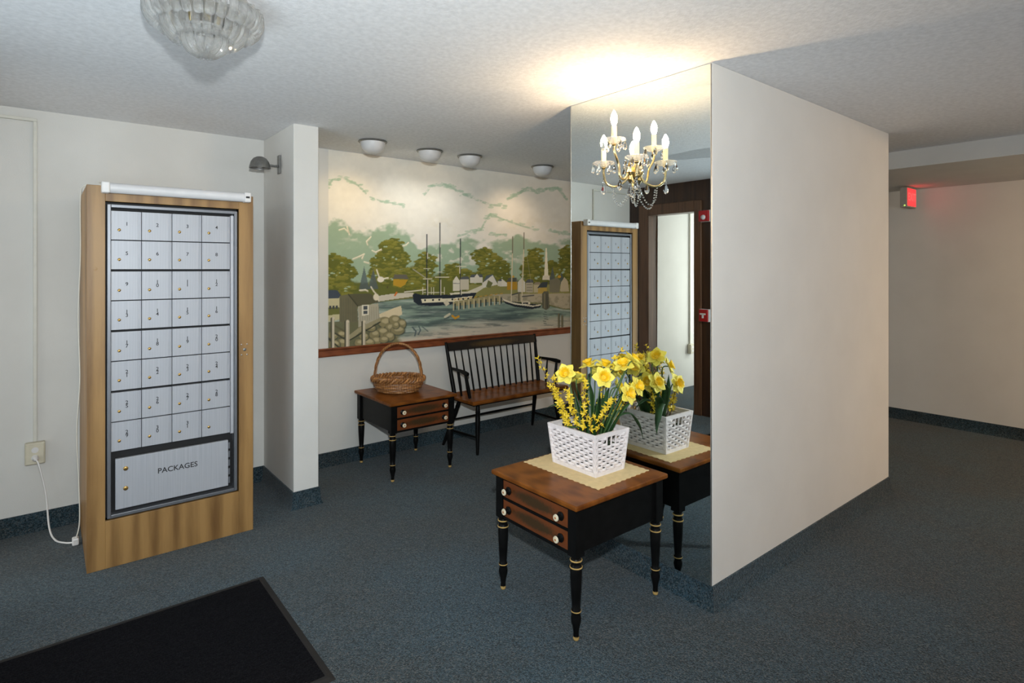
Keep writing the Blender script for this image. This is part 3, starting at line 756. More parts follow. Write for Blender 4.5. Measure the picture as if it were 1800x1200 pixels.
T = lambda *p: (p[0]-0.13, p[1]-3.97, p[2])
MB().tube(spline([T(0.130, 3.966, 0.042), T(0.146, 4.0, 0.12), T(0.143, 4.03, 0.35), T(0.135, 4.05, 0.60), T(0.148, 4.02, 0.9), T(0.142, 4.04, 1.25), T(0.150, 4.0, 1.6), T(0.148, 3.95, 1.9),
                 T(0.165, 3.90, 1.972), T(0.24, 3.88, 1.965), T(0.30, 3.80, 1.975), T(0.22, 3.72, 1.972), T(0.24, 3.63, 1.95), T(0.28, 3.568, 1.944)]), 0.003, 6).build('cord', 'conduit_paint', lc, smooth=True)

# wall lamp on the wing wall
gl_ = thing('wall_lamp', (CX0, 3.97, 2.215), 'grey metal dome wall lamp on the side of the wing wall', 'lamp')
MB().box((-0.012, -0.026, -0.062), (-0.001, 0.026, 0.062)).build('wall_plate', 'pewter', gl_, bevel=0.004)
MB().tube([(-0.012, 0, -0.012), (-0.035, 0, -0.014), (-0.075, 0, -0.012)], 0.008, 10).build('arm', 'pewter', gl_, smooth=True)
MB().lathe([(0.0, 0.047), (0.020, 0.045), (0.040, 0.034), (0.055, 0.014), (0.063, -0.012), (0.066, -0.030), (0.061, -0.030), (0.052, 0.010), (0.036, 0.030), (0.0, 0.041)], 24, (-0.128, 0, -0.008)).build('dome_shade', 'pewter', gl_, smooth=True)
MB().ball((-0.128, 0, -0.010), 0.026, 12).build('bulb', 'lamp_white', gl_, smooth=True)

# ------------------------------------------------------------------ ceiling spots over the mural
SPOTS = [(1.833, 3.86, (1.0, 0.72, 0.36), 'above the left end of the mural', 7.5), (2.325, 3.89, (1.0, 0.95, 0.85), 'second from the wing wall', 6),
         (2.69, 3.87, (1.0, 0.95, 0.86), 'third from the wing wall', 5.5), (3.47, 3.85, (1.0, 0.74, 0.48), 'nearest the mirror', 9)]
for x, y, c, where, p in SPOTS:
    s = thing('ceiling_spotlight', (x, y, H), 'white bowl-shaped ceiling spotlight aimed at the mural, '+where, 'ceiling light', group='wall-wash spotlights over the mural')
    MB().lathe([(0.068, -0.001), (0.100, -0.001), (0.103, -0.008), (0.096, -0.013), (0.072, -0.011)], 28).build('trim_ring', 'pewter', s, smooth=True)
    # half bowl shield, open towards the wall
    a0, a1 = PI*0.5+0.80, PI*2.5-0.80
    po = [(0.088, -0.012), (0.086, -0.030), (0.076, -0.058), (0.056, -0.078), (0.030, -0.088), (0.0, -0.091)]
    pi_ = [(0.0, -0.088), (0.029, -0.085), (0.052, -0.075), (0.071, -0.055), (0.081, -0.030), (0.083, -0.012)]
    MB().lathe(po+pi_+[po[0]], 28, (0, 0, 0), 0, a0, a1).build('bowl_shield', 'lamp_white', s, smooth=True)
    MB().lathe([(0.0, -0.05), (0.018, -0.046), (0.03, -0.03), (0.022, -0.008)], 16).build('bulb', 'lamp_glow', s, smooth=True)
    d = bpy.data.lights.new('spot_lamp', 'SPOT'); d.energy = p; d.color = c; d.spot_size = math.radians(118); d.spot_blend = 1.0; d.shadow_soft_size = 0.04
    lo = bpy.data.objects.new('spot_lamp', d); COL.objects.link(lo); lo.parent = s
    lo.location = (0, 0.045, -0.075)
    lo.rotation_euler = Vector((0, 0.32, -0.62)).to_track_quat('-Z', 'Y').to_euler()

# ------------------------------------------------------------------ crystal flush ceiling light
fx = thing('crystal_ceiling_light', (0.43, 2.225, H), 'tiered crystal rod ceiling light hanging unlit at upper left', 'ceiling light')
MB().lathe([(0.0, -0.001), (0.15, -0.001), (0.16, -0.008), (0.15, -0.016), (0.0, -0.018)], 36).build('ceiling_plate', 'lamp_white', fx, smooth=True)
for R, n, ztop, zbot, cu in ((0.172, 30, -0.016, -0.088, 0.020), (0.122, 22, -0.030, -0.130, 0.026), (0.060, 12, -0.085, -0.180, 0.042)):
    MB().lathe([(R-0.006, ztop), (R+0.004, ztop), (R+0.004, ztop-0.008), (R-0.006, ztop-0.008), (R-0.006, ztop)], 36).build('ring', 'steel', fx, smooth=True)
    proto = None
    for k in range(n):
        a = 2*PI*k/n
        if proto is None:
            h = ztop-zbot
            pts = [(R, 0, ztop-0.004), (R+0.004, 0, ztop-h*0.35), (R+0.001, 0, ztop-h*0.62), (R-cu*0.35, 0, ztop-h*0.84), (R-cu, 0, zbot)]
            proto = MB().tube(spline(pts, 4), 2*PI*R/n*0.40, 8).build('crystal_rod', 'acrylic', fx, smooth=True)
        else: copy_to(proto, fx, rot=(0, 0, a))
MB().lathe([(0.0, -0.186), (0.020, -0.184), (0.032, -0.176), (0.020, -0.172), (0.0, -0.172)], 20).build('base_bowl', 'acrylic', fx, smooth=True)
for a in (0.4, 2.5, 4.6):
    MB().lathe([(0.011, -0.02), (0.011, -0.07), (0.009, -0.072)], 10, (0.05*math.cos(a), 0.05*math.sin(a), 0)).build('candle_socket', 'brass', fx, smooth=True)

# ------------------------------------------------------------------ candle sconce on the mirror
sc = thing('candle_sconce', (XM-0.007, 1.862, 2.02), 'lit brass three-arm candle sconce hung with crystals on the mirror', 'sconce')
MB().lathe([(0.0, 0.022), (0.022, 0.020), (0.040, 0.012), (0.052, 0.002), (0.052, 0.0), (0, 0)], 24).move(Matrix.Rotation(-PI/2, 4, 'Y')).build('back_plate', 'brass', sc, smooth=True)
MB().lathe([(0.0, -0.055), (0.006, -0.050), (0.016, -0.035), (0.010, -0.018), (0.022, 0.0), (0.014, 0.016), (0.008, 0.03), (0.0, 0.034)], 16, (-0.034, 0, -0.02)).build('hub', 'brass', sc, smooth=True)
CR = {}
def crystal(parent, p, s=1.0):
    if 'drop' not in CR:
        CR['drop'] = MB().lathe([(0.0, -0.034), (0.0055, -0.030), (0.0075, -0.023), (0.005, -0.012), (0.0012, -0.004), (0.0, -0.003)], 7).ball((0, 0, 0), 0.0035, 6).build('crystal_drop', 'crystal', parent)
        o = CR['drop']
    else: o = copy_to(CR['drop'], parent)
    o.location = p; o.scale = (s, s, s); o.rotation_euler = (0, 0, random.random()*6)
    return o
def beads(parent, pts, r=0.0045, step=0.0105):
    P = spline(pts, 12); m = MB(); acc = 1
    for a, b_ in zip(P[:-1], P[1:]):
        acc += (b_-a).length
        if acc > step: m.ball(b_, r, 6); acc = 0
    return m.build('bead_strand', 'crystal', parent, smooth=True)
ARMS = [(-0.112, 0.105, 0.0), (-0.112, -0.103, 0.0), (-0.155, 0.0, 0.095)]   # out, sideways, lift of the drip pan
for ox, oy, up in ARMS:
    zp_ = 0.012+up
    if up == 0: pts = [(-0.03, 0, -0.02), (-0.045, oy*0.25, -0.065), (-0.075, oy*0.62, -0.088), (-0.102, oy*0.92, -0.070), (ox, oy, -0.025), (ox, oy, zp_)]
    else: pts = [(-0.034, 0, 0.0), (-0.07, 0.004, -0.055), (-0.105, 0.006, -0.045), (-0.118, 0.004, 0.012), (-0.140, 0.0, 0.045), (ox, 0, 0.075), (ox, oy, zp_)]
    am = MB().tube(spline(pts, 6), 0.0058, 8).build('arm', 'brass', sc, smooth=True)
    MB().lathe([(0.006, -0.012), (0.012, -0.006), (0.010, 0.0)], 12, (ox, oy, zp_)).build('collar', 'brass', am, smooth=True)
    n = 20; prof = [(0.010, 0.0), (0.030, 0.004), (0.050, 0.014), (0.056, 0.022), (0.053, 0.024), (0.046, 0.018), (0.028, 0.009), (0.010, 0.006)]
    MB().lathe(prof+[prof[0]], n, (ox, oy, zp_)).build('drip_pan', 'clear_pan', sc, smooth=True)
    MB().lathe([(0.0, 0.004), (0.0125, 0.004), (0.0125, 0.086), (0.010, 0.090), (0.0, 0.090)], 16, (ox, oy, zp_)).build('candle_sleeve', 'candle', sc, smooth=True)
    bz = zp_+0.092
    MB().lathe([(0.0, 0.0), (0.009, 0.0), (0.0125, 0.008), (0.0155, 0.018), (0.0165, 0.030), (0.0145, 0.044), (0.009, 0.058), (0.0035, 0.068), (0.0, 0.071)], 16, (ox, oy, bz)).build('candle_bulb', 'bulb_glow', sc, smooth=True)
    for k in range(6):
        a = 2*PI*k/6+0.3
        crystal(sc, (ox+0.053*math.cos(a), oy+0.053*math.sin(a), zp_+0.016), 1.45)
    if up == 0:
        beads(sc, [(ox, oy, -0.035), (ox-0.002, oy, -0.062)]); crystal(sc, (ox-0.002, oy, -0.068), 1.75)
crystal(sc, (-0.034, 0, -0.080), 1.9); crystal(sc, (-0.105, 0.006, -0.056), 1.8)
beads(sc, [(-0.085, 0.072, -0.092), (-0.080, 0.066, -0.150), (-0.066, 0.045, -0.178), (-0.05, 0.02, -0.150), (-0.036, 0.0, -0.082)])
beads(sc, [(-0.085, -0.072, -0.092), (-0.080, -0.066, -0.150), (-0.066, -0.045, -0.178), (-0.05, -0.02, -0.150), (-0.036, 0.0, -0.082)])
beads(sc, [(-0.085, 0.06, -0.10), (-0.105, 0.03, -0.170), (-0.112, 0.0, -0.192), (-0.105, -0.03, -0.170), (-0.085, -0.06, -0.10)])

# ------------------------------------------------------------------ end tables
LEG = [(0.0, 0.0), (0.011, 0.0), (0.0125, 0.012), (0.011, 0.030), (0.014, 0.055), (0.0205, 0.080), (0.0215, 0.092), (0.017, 0.106), (0.0175, 0.112), (0.0205, 0.116), (0.0205, 0.124), (0.016, 0.130), (0.0185, 0.16),
       (0.0225, 0.23), (0.0245, 0.285), (0.022, 0.294), (0.026, 0.300), (0.022, 0.308), (0.020, 0.318), (0.025, 0.328), (0.020, 0.336), (0.022, 0.345)]
def end_table(loc, rz, label):
    """x along the drawer front, y depth; drawers face -y; origin at the middle of the base"""
    t = thing('end_table', loc, label, 'table', rz)
    W2, D2 = 0.284, 0.304                       # half size of the top
    lx, ly = W2-0.042, D2-0.042
    MB().box((-W2, -D2, 0.543), (W2, D2, 0.565)).build('table_top', 'cherry_wood', t, bevel=0.007, seg=3)
    for sx in (-1, 1):
        for sy in (-1, 1):
            c = (sx*lx, sy*ly, 0)
            lg = MB().lathe(LEG, 18, c).box((c[0]-0.024, c[1]-0.024, 0.345), (c[0]+0.024, c[1]+0.024, 0.543)).build('leg', 'black_lacquer', t, smooth=True)
            for z, r in ((0.300, 0.0267), (0.328, 0.0257), (0.120, 0.0212)):
                MB().lathe([(r-0.003, -0.003), (r, -0.002), (r, 0.002), (r-0.003, 0.003)], 18, (c[0], c[1], z)).build('gilt_band', 'gilt', lg, smooth=True)
            MB().lathe([(0.0110, 0.0005), (0.0132, 0.010), (0.0115, 0.020)], 14, (c[0], c[1], 0), caps=False).build('worn_foot', 'gilt', lg, smooth=True)
        MB().box((sx*(lx+0.010), -ly+0.024, 0.355), (sx*(lx-0.004), ly-0.024, 0.543)).build('side_panel', 'black_lacquer', t)
    MB().box((-lx+0.024, ly-0.004, 0.355), (lx-0.024, ly+0.010, 0.543)).build('back_panel', 'black_lacquer', t)
    for z0, z1 in ((0.347, 0.360), (0.438, 0.449), (0.530, 0.543)):
        MB().box((-lx+0.024, -ly-0.021, z0), (lx-0.024, -ly+0.004, z1)).build('rail', 'black_lacquer', t, bevel=0.001)
    for z in (0.4895, 0.399):
        d = MB().box((-lx+0.026, -0.009, -0.0385), (lx-0.026, 0.02, 0.0385)).build('drawer', 'drawer_front', t, bevel=0.001)
        d.location = (0, -ly-0.010, z)
        for sx in (-1, 1):
            x = sx*(lx-0.068)
            kb = MB().lathe([(0.0, 0.0), (0.017, 0.0), (0.019, 0.005), (0.011, 0.010), (0.009, 0.018), (0.013, 0.022), (0.0155, 0.026), (0.0145, 0.031), (0.0, 0.032)], 18).move(Matrix.Translation((x, -0.009, 0)) @ Matrix.Rotation(PI/2, 4, 'X'))
            # the knob: black rosette and stem, cream porcelain face, painted dot
            kb.build('knob', 'black_lacquer', d, smooth=True)
            MB().lathe([(0.0125, 0.0), (0.0150, 0.002), (0.0135, 0.006), (0.0, 0.0075)], 18).move(Matrix.Translation((x, -0.009-0.0275, 0)) @ Matrix.Rotation(PI/2, 4, 'X')).build('knob_face', 'knob_cream', d, smooth=True)
            MB().lathe([(0.0048, 0.0), (0.004, 0.001), (0.0, 0.0014)], 12).move(Matrix.Translation((x, -0.009-0.0345, 0)) @ Matrix.Rotation(PI/2, 4, 'X')).build('knob_dot', 'knob_dot', d, smooth=True)
    return t
TX, TY = (1.648+2.255)/2, (1.627+2.195)/2
end_table((TX, TY, 0), -PI/2, 'black and cherry two-drawer end table in front of the mirror')
T2X, T2Y = (1.882+2.450)/2, 3.992
end_table((T2X, T2Y, 0), 0.0, 'black and cherry two-drawer end table below the mural beside the bench')

# ------------------------------------------------------------------ bench
bn = thing('spindle_bench', (3.21, 4.0, 0), 'black spindle-back bench with a reddish brown seat under the mural', 'bench')
T = lambda *p: (p[0]-3.21, p[1]-4.0, p[2])
sx0, sx1, sy0, sy1 = 2.675, 3.745, 3.795, 4.225
sd = MB(); rows = []
ns = 12
prof_s = [(sy0, 0.415), (sy0, 0.430), (sy0+0.012, 0.444), (sy0+0.05, 0.444), (sy0+0.16, 0.436), (sy0+0.30, 0.434), (sy1-0.02, 0.444), (sy1, 0.440), (sy1, 0.415)]
k = len(prof_s)
sd.add([T(sx0, y, z) for y, z in prof_s]+[T(sx0+0.03, y, z) for y, z in prof_s]+[T(sx1-0.03, y, z) for y, z in prof_s]+[T(sx1, y, z) for y, z in prof_s],
       [(q*k+j, q*k+(j+1)%k, (q+1)*k+(j+1)%k, (q+1)*k+j) for q in range(3) for j in range(k)]+[tuple(range(k)), tuple(range(3*k, 4*k))])
sd.build('seat', 'cherry_wood', bn, bevel=0.004)
MB().box(T(sx0+0.01, sy0+0.012, 0.405), T(sx1-0.01, sy1-0.01, 0.415)).build('seat_underside', 'black_lacquer', bn)
def leg(b, t):
    b, t = Vector(b), Vector(t)
    f = [0, .06, .2, .5, .72, .80, .82, .9, 1.0]; rr = [.011, .013, .015, .0185, .021, .017, .021, .018, .014]
    MB().tube([T(*(b+(t-b)*q)) for q in f], rr, 12).build('leg', 'black_lacquer', bn, smooth=True)
L = {'fl': ((2.735, 3.825, 0), (2.775, 3.875, 0.405)), 'fr': ((3.672, 3.825, 0), (3.635, 3.875, 0.405)), 'rl': ((2.665, 4.235, 0), (2.775, 4.13, 0.405)), 'rr': ((3.675, 4.225, 0), (3.635, 4.13, 0.405))}
for b_, t_ in L.values(): leg(b_, t_)
def at(kx, z): b_, t_ = Vector(L[kx][0]), Vector(L[kx][1]); return b_+(t_-b_)*(z/0.405)
def stretch(a, b_, z): 
    p, q = at(a, z), at(b_, z); MB().tube([T(*(p+(q-p)*f)) for f in (0, .3, .5, .7, 1)], [.008, .010, .0115, .010, .008], 10).build('stretcher', 'black_lacquer', bn, smooth=True)
stretch('rl', 'rr', 0.22); stretch('fl', 'rl', 0.135); stretch('fr', 'rr', 0.135); 
# back
def bp(x, z):  # a point on the raked back plane
    return (x, 4.165+(z-0.44)*0.27, z)
for s, xs, xt in ((-1, 2.735, 2.722), (1, 3.70, 3.752)):
    MB().tube([T(*bp(xs+(xt-xs)*f, 0.44+f*0.435)) for f in (0, .25, .6, .85, 1)], [.018, .019, .016, .014, .012], 12).build('back_post', 'black_lacquer', bn, smooth=True)
crn = MB(); n = 16
vs = []
for i in range(n+1):
    f = i/n; x = 2.715+f*(3.760-2.715); bow = 0.010*math.sin(PI*f)
    zt_ = 0.868+0.006*math.sin(PI*f); zb_ = 0.800
    for z, dy in ((zb_, -0.010), (zt_, -0.010), (zt_, 0.008), (zb_, 0.008)):
        p = bp(x, z); vs.append(T(p[0], p[1]+dy+bow*0.3, z))
fs = [(i*4+j, i*4+(j+1)%4, (i+1)*4+(j+1)%4, (i+1)*4+j) for i in range(n) for j in range(4)]+[(0, 1, 2, 3), tuple(n*4+j for j in range(4))]
cr_o = Vector(T(3.237, 4.27, 0.835))
crn.add(vs, fs).build('crest_rail', 'crest_stencil', bn, bevel=0.003, origin=tuple(cr_o))
for i in range(13):
    f = (i+1)/14; xa = 2.735+f*(3.70-2.735); xb_ = 2.722+f*(3.752-2.722)
    MB().tube([T(*bp(xa+(xb_-xa)*q, 0.438+q*0.370)) for q in (0, .3, .6, 1)], [.008, .0085, .007, .0055], 8).build('spindle', 'black_lacquer', bn, smooth=True)
for s, xs, xo in ((-1, 2.732, 2.715), (1, 3.722, 3.765)):
    p0 = Vector(bp(xs, 0.655)); p1 = Vector((xo, 3.93, 0.645))
    MB().tube([T(*(p0+(p1-p0)*q+Vector((0, 0, 0.006*math.sin(PI*q))))) for q in (0, .3, .6, .85, 1)], [.012, .013, .015, .020, .016], 10, flat=0.7).build('arm_rest', 'black_lacquer', bn, smooth=True)
    for q, yb_, r in ((0.86, 3.935, .013), (0.48, 4.06, .009)):
        a = p0+(p1-p0)*q; b_ = Vector((xs-s*0.012, yb_+0.01, 0.440))
        MB().tube([T(*b_), T(*(b_*.6+a*.4)), T(*a)], [r, r*1.25, r*.8], 10).build('arm_post', 'black_lacquer', bn, smooth=True)

# ------------------------------------------------------------------ wicker basket
wb = thing('wicker_basket', (2.135, 4.045, 0.5655), 'oval brown wicker basket with a tall hoop handle on the end table', 'basket', math.radians(-39))
def oval(f, z, rx, ry, amp, ph, n=96, stakes=24):
    return [((rx+amp*math.cos(stakes/2*a+ph))*math.cos(a), (ry+amp*math.cos(stakes/2*a+ph))*math.sin(a), z) for a in (2*PI*i/n for i in range(n))]
MB().prism([(0.150*math.cos(2*PI*i/32), 0.105*math.sin(2*PI*i/32)) for i in range(32)], 0.002, 0.012).build('base', 'wicker', wb)
rows = 7
for i in range(rows):
    f = i/(rows-1); z = 0.010+f*0.076; rx = 0.150+0.038*math.sin(f*PI*0.5); ry = 0.106+0.032*math.sin(f*PI*0.5)
    MB().tube(oval(f, z, rx, ry, 0.0050, PI*(i % 2), 96, 18), 0.0078, 7, closed=True).build('wicker_strand', 'wicker', wb, smooth=True)
for kk in range(3):
    pts = []
    for i in range(240):
        a = 2*PI*i/240; ph = 13*a+kk*2*PI/3
        pts.append(((0.196+0.011*math.cos(ph))*math.cos(a), (0.146+0.011*math.cos(ph))*math.sin(a), 0.102+0.014*math.sin(ph)))
    MB().tube(pts, 0.0092, 7, closed=True).build('rim_braid', 'wicker', wb, smooth=True)
stake0 = None
for i in range(24):
    a = 2*PI*i/24
    pts = [((0.149+0.038*math.sin(f*PI*0.5))*math.cos(a), (0.105+0.032*math.sin(f*PI*0.5))*math.sin(a), 0.008+f*0.09) for f in (0, .3, .6, 1)]
    MB().tube(pts, 0.0045, 6).build('stake', 'wicker', wb, smooth=True)
for kk in range(3):
    pts = []
    for i in range(80):
        f = i/79; a = PI*f; ph = 2*PI*5*f+kk*2*PI/3
        r = 0.182; hz = 0.08+0.292*math.sin(a)**0.8
        ox = -r*math.cos(a)*(1.0 if hz < 0.2 else 1.0)
        pts.append((ox+0.006*math.cos(ph), 0.006*math.sin(ph), hz))
    MB().tube(pts, 0.0068, 7).build('handle_strand', 'wicker', wb, smooth=True)

# ------------------------------------------------------------------ placemat, white basket
pm = MB(); cx, cy = 2.026, 1.940; hx, hy = 0.182, 0.238
pts = []
def edge(a, b_, n):
    for i in range(n):
        f = i/n; p = Vector(a)+(Vector(b_)-Vector(a))*f; d = (Vector(b_)-Vector(a)).normalized(); nn = Vector((d.y, -d.x))
        w = 0.003*math.cos(2*PI*f*round((Vector(b_)-Vector(a)).length/0.035)); pts.append((p.x+nn.x*w, p.y+nn.y*w))
edge((-hx, -hy), (hx, -hy), 60); edge((hx, -hy), (hx, hy), 80); edge((hx, hy), (-hx, hy), 60); edge((-hx, hy), (-hx, -hy), 80)
pmo = pm.prism(pts, 0.0, 0.003).build('placemat', 'placemat')
pmo.location = (cx, cy, 0.5652); pmo.rotation_euler = (0, 0, 0.035)
tag(pmo, 'tan scalloped-edge placemat under the white flower basket', 'placemat')

BZ = 0.5685
bk = thing('white_basket', (2.040, 1.936, BZ), 'white woven rectangular basket holding yellow flowers', 'basket')
bx0, by0, tx0, ty0, bh = 0.092, 0.136, 0.113, 0.152, 0.196
def bpnt(fx, fy, z):
    f = z/bh; return ((bx0+(tx0-bx0)*f)*fx, (by0+(ty0-by0)*f)*fy, z)
def bar(p, q, w, name, parent=bk):
    return MB().tube([p, q], w, 4).build(name, 'white_basket', parent)
# rim, foot and corner posts
for z, w, nm in ((bh-0.008, 0.011, 'rim'), (0.009, 0.010, 'foot_rail')):
    m = MB(); c = [bpnt(sx, sy, z) for sx, sy in ((-1,-1),(1,-1),(1,1),(-1,1))]
    for i in range(4):
        a, b_ = Vector(c[i]), Vector(c[(i+1) % 4]); d = (b_-a).normalized(); nn = Vector((d.y, -d.x, 0))
        t = 0.005
        hgt = w
        o_ = [a+nn*t-d*t, b_+nn*t+d*t, b_-nn*t-d*t, a-nn*t+d*t]
        m.add([(q.x, q.y, z-hgt) for q in o_]+[(q.x, q.y, z+(hgt if nm == 'foot_rail' else 0.008)) for q in o_], [(0,3,2,1),(4,5,6,7),(0,1,5,4),(1,2,6,5),(2,3,7,6),(3,0,4,7)])
    m.build(nm, 'white_basket', bk)
for sx in (-1, 1):
    for sy in (-1, 1):
        m = MB()
        a, b_ = bpnt(sx, sy, 0.0), bpnt(sx, sy, bh-0.001)
        t = 0.0075
        m.add([(a[0]+i*t, a[1]+j*t, a[2]) for i, j in ((-1,-1),(1,-1),(1,1),(-1,1))]+[(b_[0]+i*t, b_[1]+j*t, b_[2]) for i, j in ((-1,-1),(1,-1),(1,1),(-1,1))],
              [(0,3,2,1),(4,5,6,7),(0,1,5,4),(1,2,6,5),(2,3,7,6),(3,0,4,7)])
        m.build('corner_post', 'white_basket', bk, bevel=0.002)
MB().box((-bx0+0.006, -by0+0.006, 0.002), (bx0-0.006, by0-0.006, 0.008)).build('bottom', 'white_basket', bk)
NR = 11
for side in range(4):
    long = side in (0, 2); nst = 10 if long else 7
    def sp(f, z, out=0.0):
        if side == 0: p = bpnt(-1, 1-2*f, z); return (p[0]-out, p[1], z)
        if side == 2: p = bpnt(1, -1+2*f, z); return (p[0]+out, p[1], z)
        if side == 1: p = bpnt(-1+2*f, -1, z); return (p[0], p[1]-out, z)
        p = bpnt(1-2*f, 1, z); return (p[0], p[1]+out, z)
    for i in range(nst):
        f = (i+0.5)/nst
        MB().tube([sp(f, 0.012), sp(f, bh-0.014)], 0.0042, 6).build('stake', 'white_basket', bk, smooth=True)
    for r in range(NR):
        z = 0.026+r*(bh-0.050)/(NR-1)
        hole = (not long) and r >= NR-3
        spans = [(0.0, 1.0)] if not hole else [(0.0, 0.30), (0.70, 1.0)]
        for fa, fb in spans:
            n = max(8, int(60*(fb-fa)))
            pts = [sp(f, z, 0.0062*math.cos(nst*PI*f+PI*(r % 2)+PI/2*0)) for f in (fa+(fb-fa)*i/n for i in range(n+1))]
            MB().tube(pts, 0.0074, 6, flat=0.65).build('weave_strand', 'white_basket', bk, smooth=True)
MB().box((-bx0+0.012, -by0+0.012, 0.010), (bx0-0.012, by0-0.012, 0.120)).build('flower_foam', 'foam', bk)

# ------------------------------------------------------------------ flowers
def petal_mesh(L_, W_, cup, name, mat, parent):
    n = 7; vs = []; fs = []
    for i in range(n):
        f = i/(n-1); w = W_*math.sin(PI*min(1, 0.10+f*0.90))**0.75*(1-0.25*f)
        if i == n-1: w = 0.001
        z = cup*f*f*L_; x = 0.006+f*L_
        for j, s in enumerate((-1, -0.5, 0, 0.5, 1)): vs.append((x, s*w, z+abs(s)*w*0.28+0.002*math.sin(9*f+s*3)))
    for i in range(n-1):
        for j in range(4): fs.append((i*5+j, i*5+j+1, (i+1)*5+j+1, (i+1)*5+j))
    o = MB().add(vs, fs).build(name, mat, parent, smooth=True)
    md = o.modifiers.new('thick', 'SOLIDIFY'); md.thickness = 0.0006
    return o
def leaf_blade(path, w, parent, name='leaf'):
    P = spline(path, 6); n = len(P); vs = []; fs = []
    for i, p in enumerate(P):
        t = (P[min(i+1, n-1)]-P[max(i-1, 0)]).normalized()
        side = t.cross(Vector((0, 0, 1)))
        side = side.normalized() if side.length > 0.05 else Vector((0.7, -0.7, 0))
        f = i/(n-1); ww = w*(0.45+1.1*math.sin(PI*(0.12+0.80*f))*0.6)*(1 if f < 0.7 else max(0.02, (1-f)/0.3))
        nrm = side.cross(t)
        for s in (-1, 0, 1): vs.append(p+side*s*ww+nrm*(-abs(s)*ww*0.25))
    for i in range(n-1):
        for j in range(2): fs.append((i*3+j, i*3+j+1, (i+1)*3+j+1, (i+1)*3+j))
    o = MB().add(vs, fs).build(name, 'leaf_green', parent, smooth=True)
    md = o.modifiers.new('thick', 'SOLIDIFY'); md.thickness = 0.0008
    return o
BCX, BCY = 2.040, 1.936
DAFF = [((1.975, 2.02, 1.005), (-0.75, -0.35, 0.45), 'leftmost daffodil of the bunch, facing left and up'),
        ((2.070, 2.040, 0.965), (0.55, 0.45, 0.75), 'daffodil seen from behind beside the leftmost bloom'),
        ((2.170, 2.050, 1.024), (-0.35, 0.15, 0.95), 'daffodil at the back of the bunch opening upward, toward the left'),
        ((2.165, 1.940, 1.035), (0.10, -0.25, 0.95), 'upright daffodil behind the large middle bloom'),
        ((2.050, 1.845, 1.005), (-0.45, -0.75, 0.40), 'large middle daffodil facing the camera'),
        ((2.110, 1.750, 0.935), (0.05, -0.85, 0.30), 'lowest daffodil hanging over the right of the basket'),
        ((2.180, 1.830, 1.050), (-0.50, -0.20, 0.80), 'tall daffodil leaning near the mirror'),
        ((2.205, 1.800, 1.072), (0.70, -0.25, 0.60), 'tallest daffodil, turned toward the mirror'),
        ((2.225, 1.790, 0.948), (0.15, -0.80, 0.35), 'low daffodil closest to the mirror')]
DAFF += [((2.215, 1.925, 1.005), (0.75, -0.35, 0.45), 'daffodil on the mirror side turned to the glass, below the tallest'),
         ((2.205, 2.020, 0.985), (0.70, 0.10, 0.55), 'daffodil at the far back corner beside the mirror'),
         ((2.185, 1.875, 0.935), (0.65, -0.55, 0.30), 'low daffodil tucked between the leaves and the mirror')]
pet = trp = None
LEAVES = {0: [[(2.00, 1.99, 0.70), (1.975, 2.00, 0.80), (1.935, 2.04, 0.86), (1.90, 2.08, 0.84)]],
          1: [[(2.04, 1.98, 0.70), (2.05, 2.0, 0.82), (2.04, 2.03, 0.92)], [(2.0, 1.93, 0.70), (1.97, 1.925, 0.77), (1.945, 1.945, 0.772), (1.935, 1.99, 0.768)]],
          2: [[(2.07, 1.96, 0.70), (2.10, 1.98, 0.85), (2.13, 2.02, 0.99)], [(2.06, 1.97, 0.70), (2.06, 1.99, 0.84), (2.03, 2.0, 0.94)]],
          3: [[(2.07, 1.92, 0.70), (2.08, 1.90, 0.83), (2.10, 1.88, 0.98)], [(2.08, 1.93, 0.70), (2.12, 1.92, 0.84), (2.19, 1.93, 0.93)]],
          4: [[(2.04, 1.90, 0.70), (2.03, 1.87, 0.82), (2.035, 1.85, 0.96)], [(2.05, 1.88, 0.70), (2.065, 1.86, 0.82), (2.09, 1.83, 0.90), (2.14, 1.80, 0.93)]],
          5: [[(2.09, 1.86, 0.72), (2.13, 1.82, 0.82), (2.19, 1.79, 0.825), (2.235, 1.775, 0.76), (2.25, 1.768, 0.695)]],
          6: [[(2.09, 1.90, 0.70), (2.13, 1.87, 0.84), (2.17, 1.85, 0.96)], [(2.10, 1.93, 0.70), (2.14, 1.96, 0.82), (2.20, 2.0, 0.86), (2.25, 2.03, 0.83)]],
          7: [[(2.10, 1.89, 0.72), (2.15, 1.85, 0.86), (2.20, 1.82, 1.00)]],
          8: [[(2.10, 1.88, 0.72), (2.16, 1.86, 0.83), (2.22, 1.87, 0.85), (2.275, 1.89, 0.80)], [(2.1, 1.86, 0.72), (2.15, 1.82, 0.84), (2.20, 1.80, 0.88)]],
          9: [[(2.10, 1.93, 0.70), (2.16, 1.94, 0.83), (2.22, 1.96, 0.86), (2.26, 1.98, 0.80), (2.275, 1.985, 0.74)]],
          10: [[(2.09, 1.96, 0.70), (2.13, 2.0, 0.84), (2.17, 2.04, 0.93)]], 11: [[(2.10, 1.91, 0.70), (2.15, 1.90, 0.80), (2.19, 1.90, 0.88)]]}
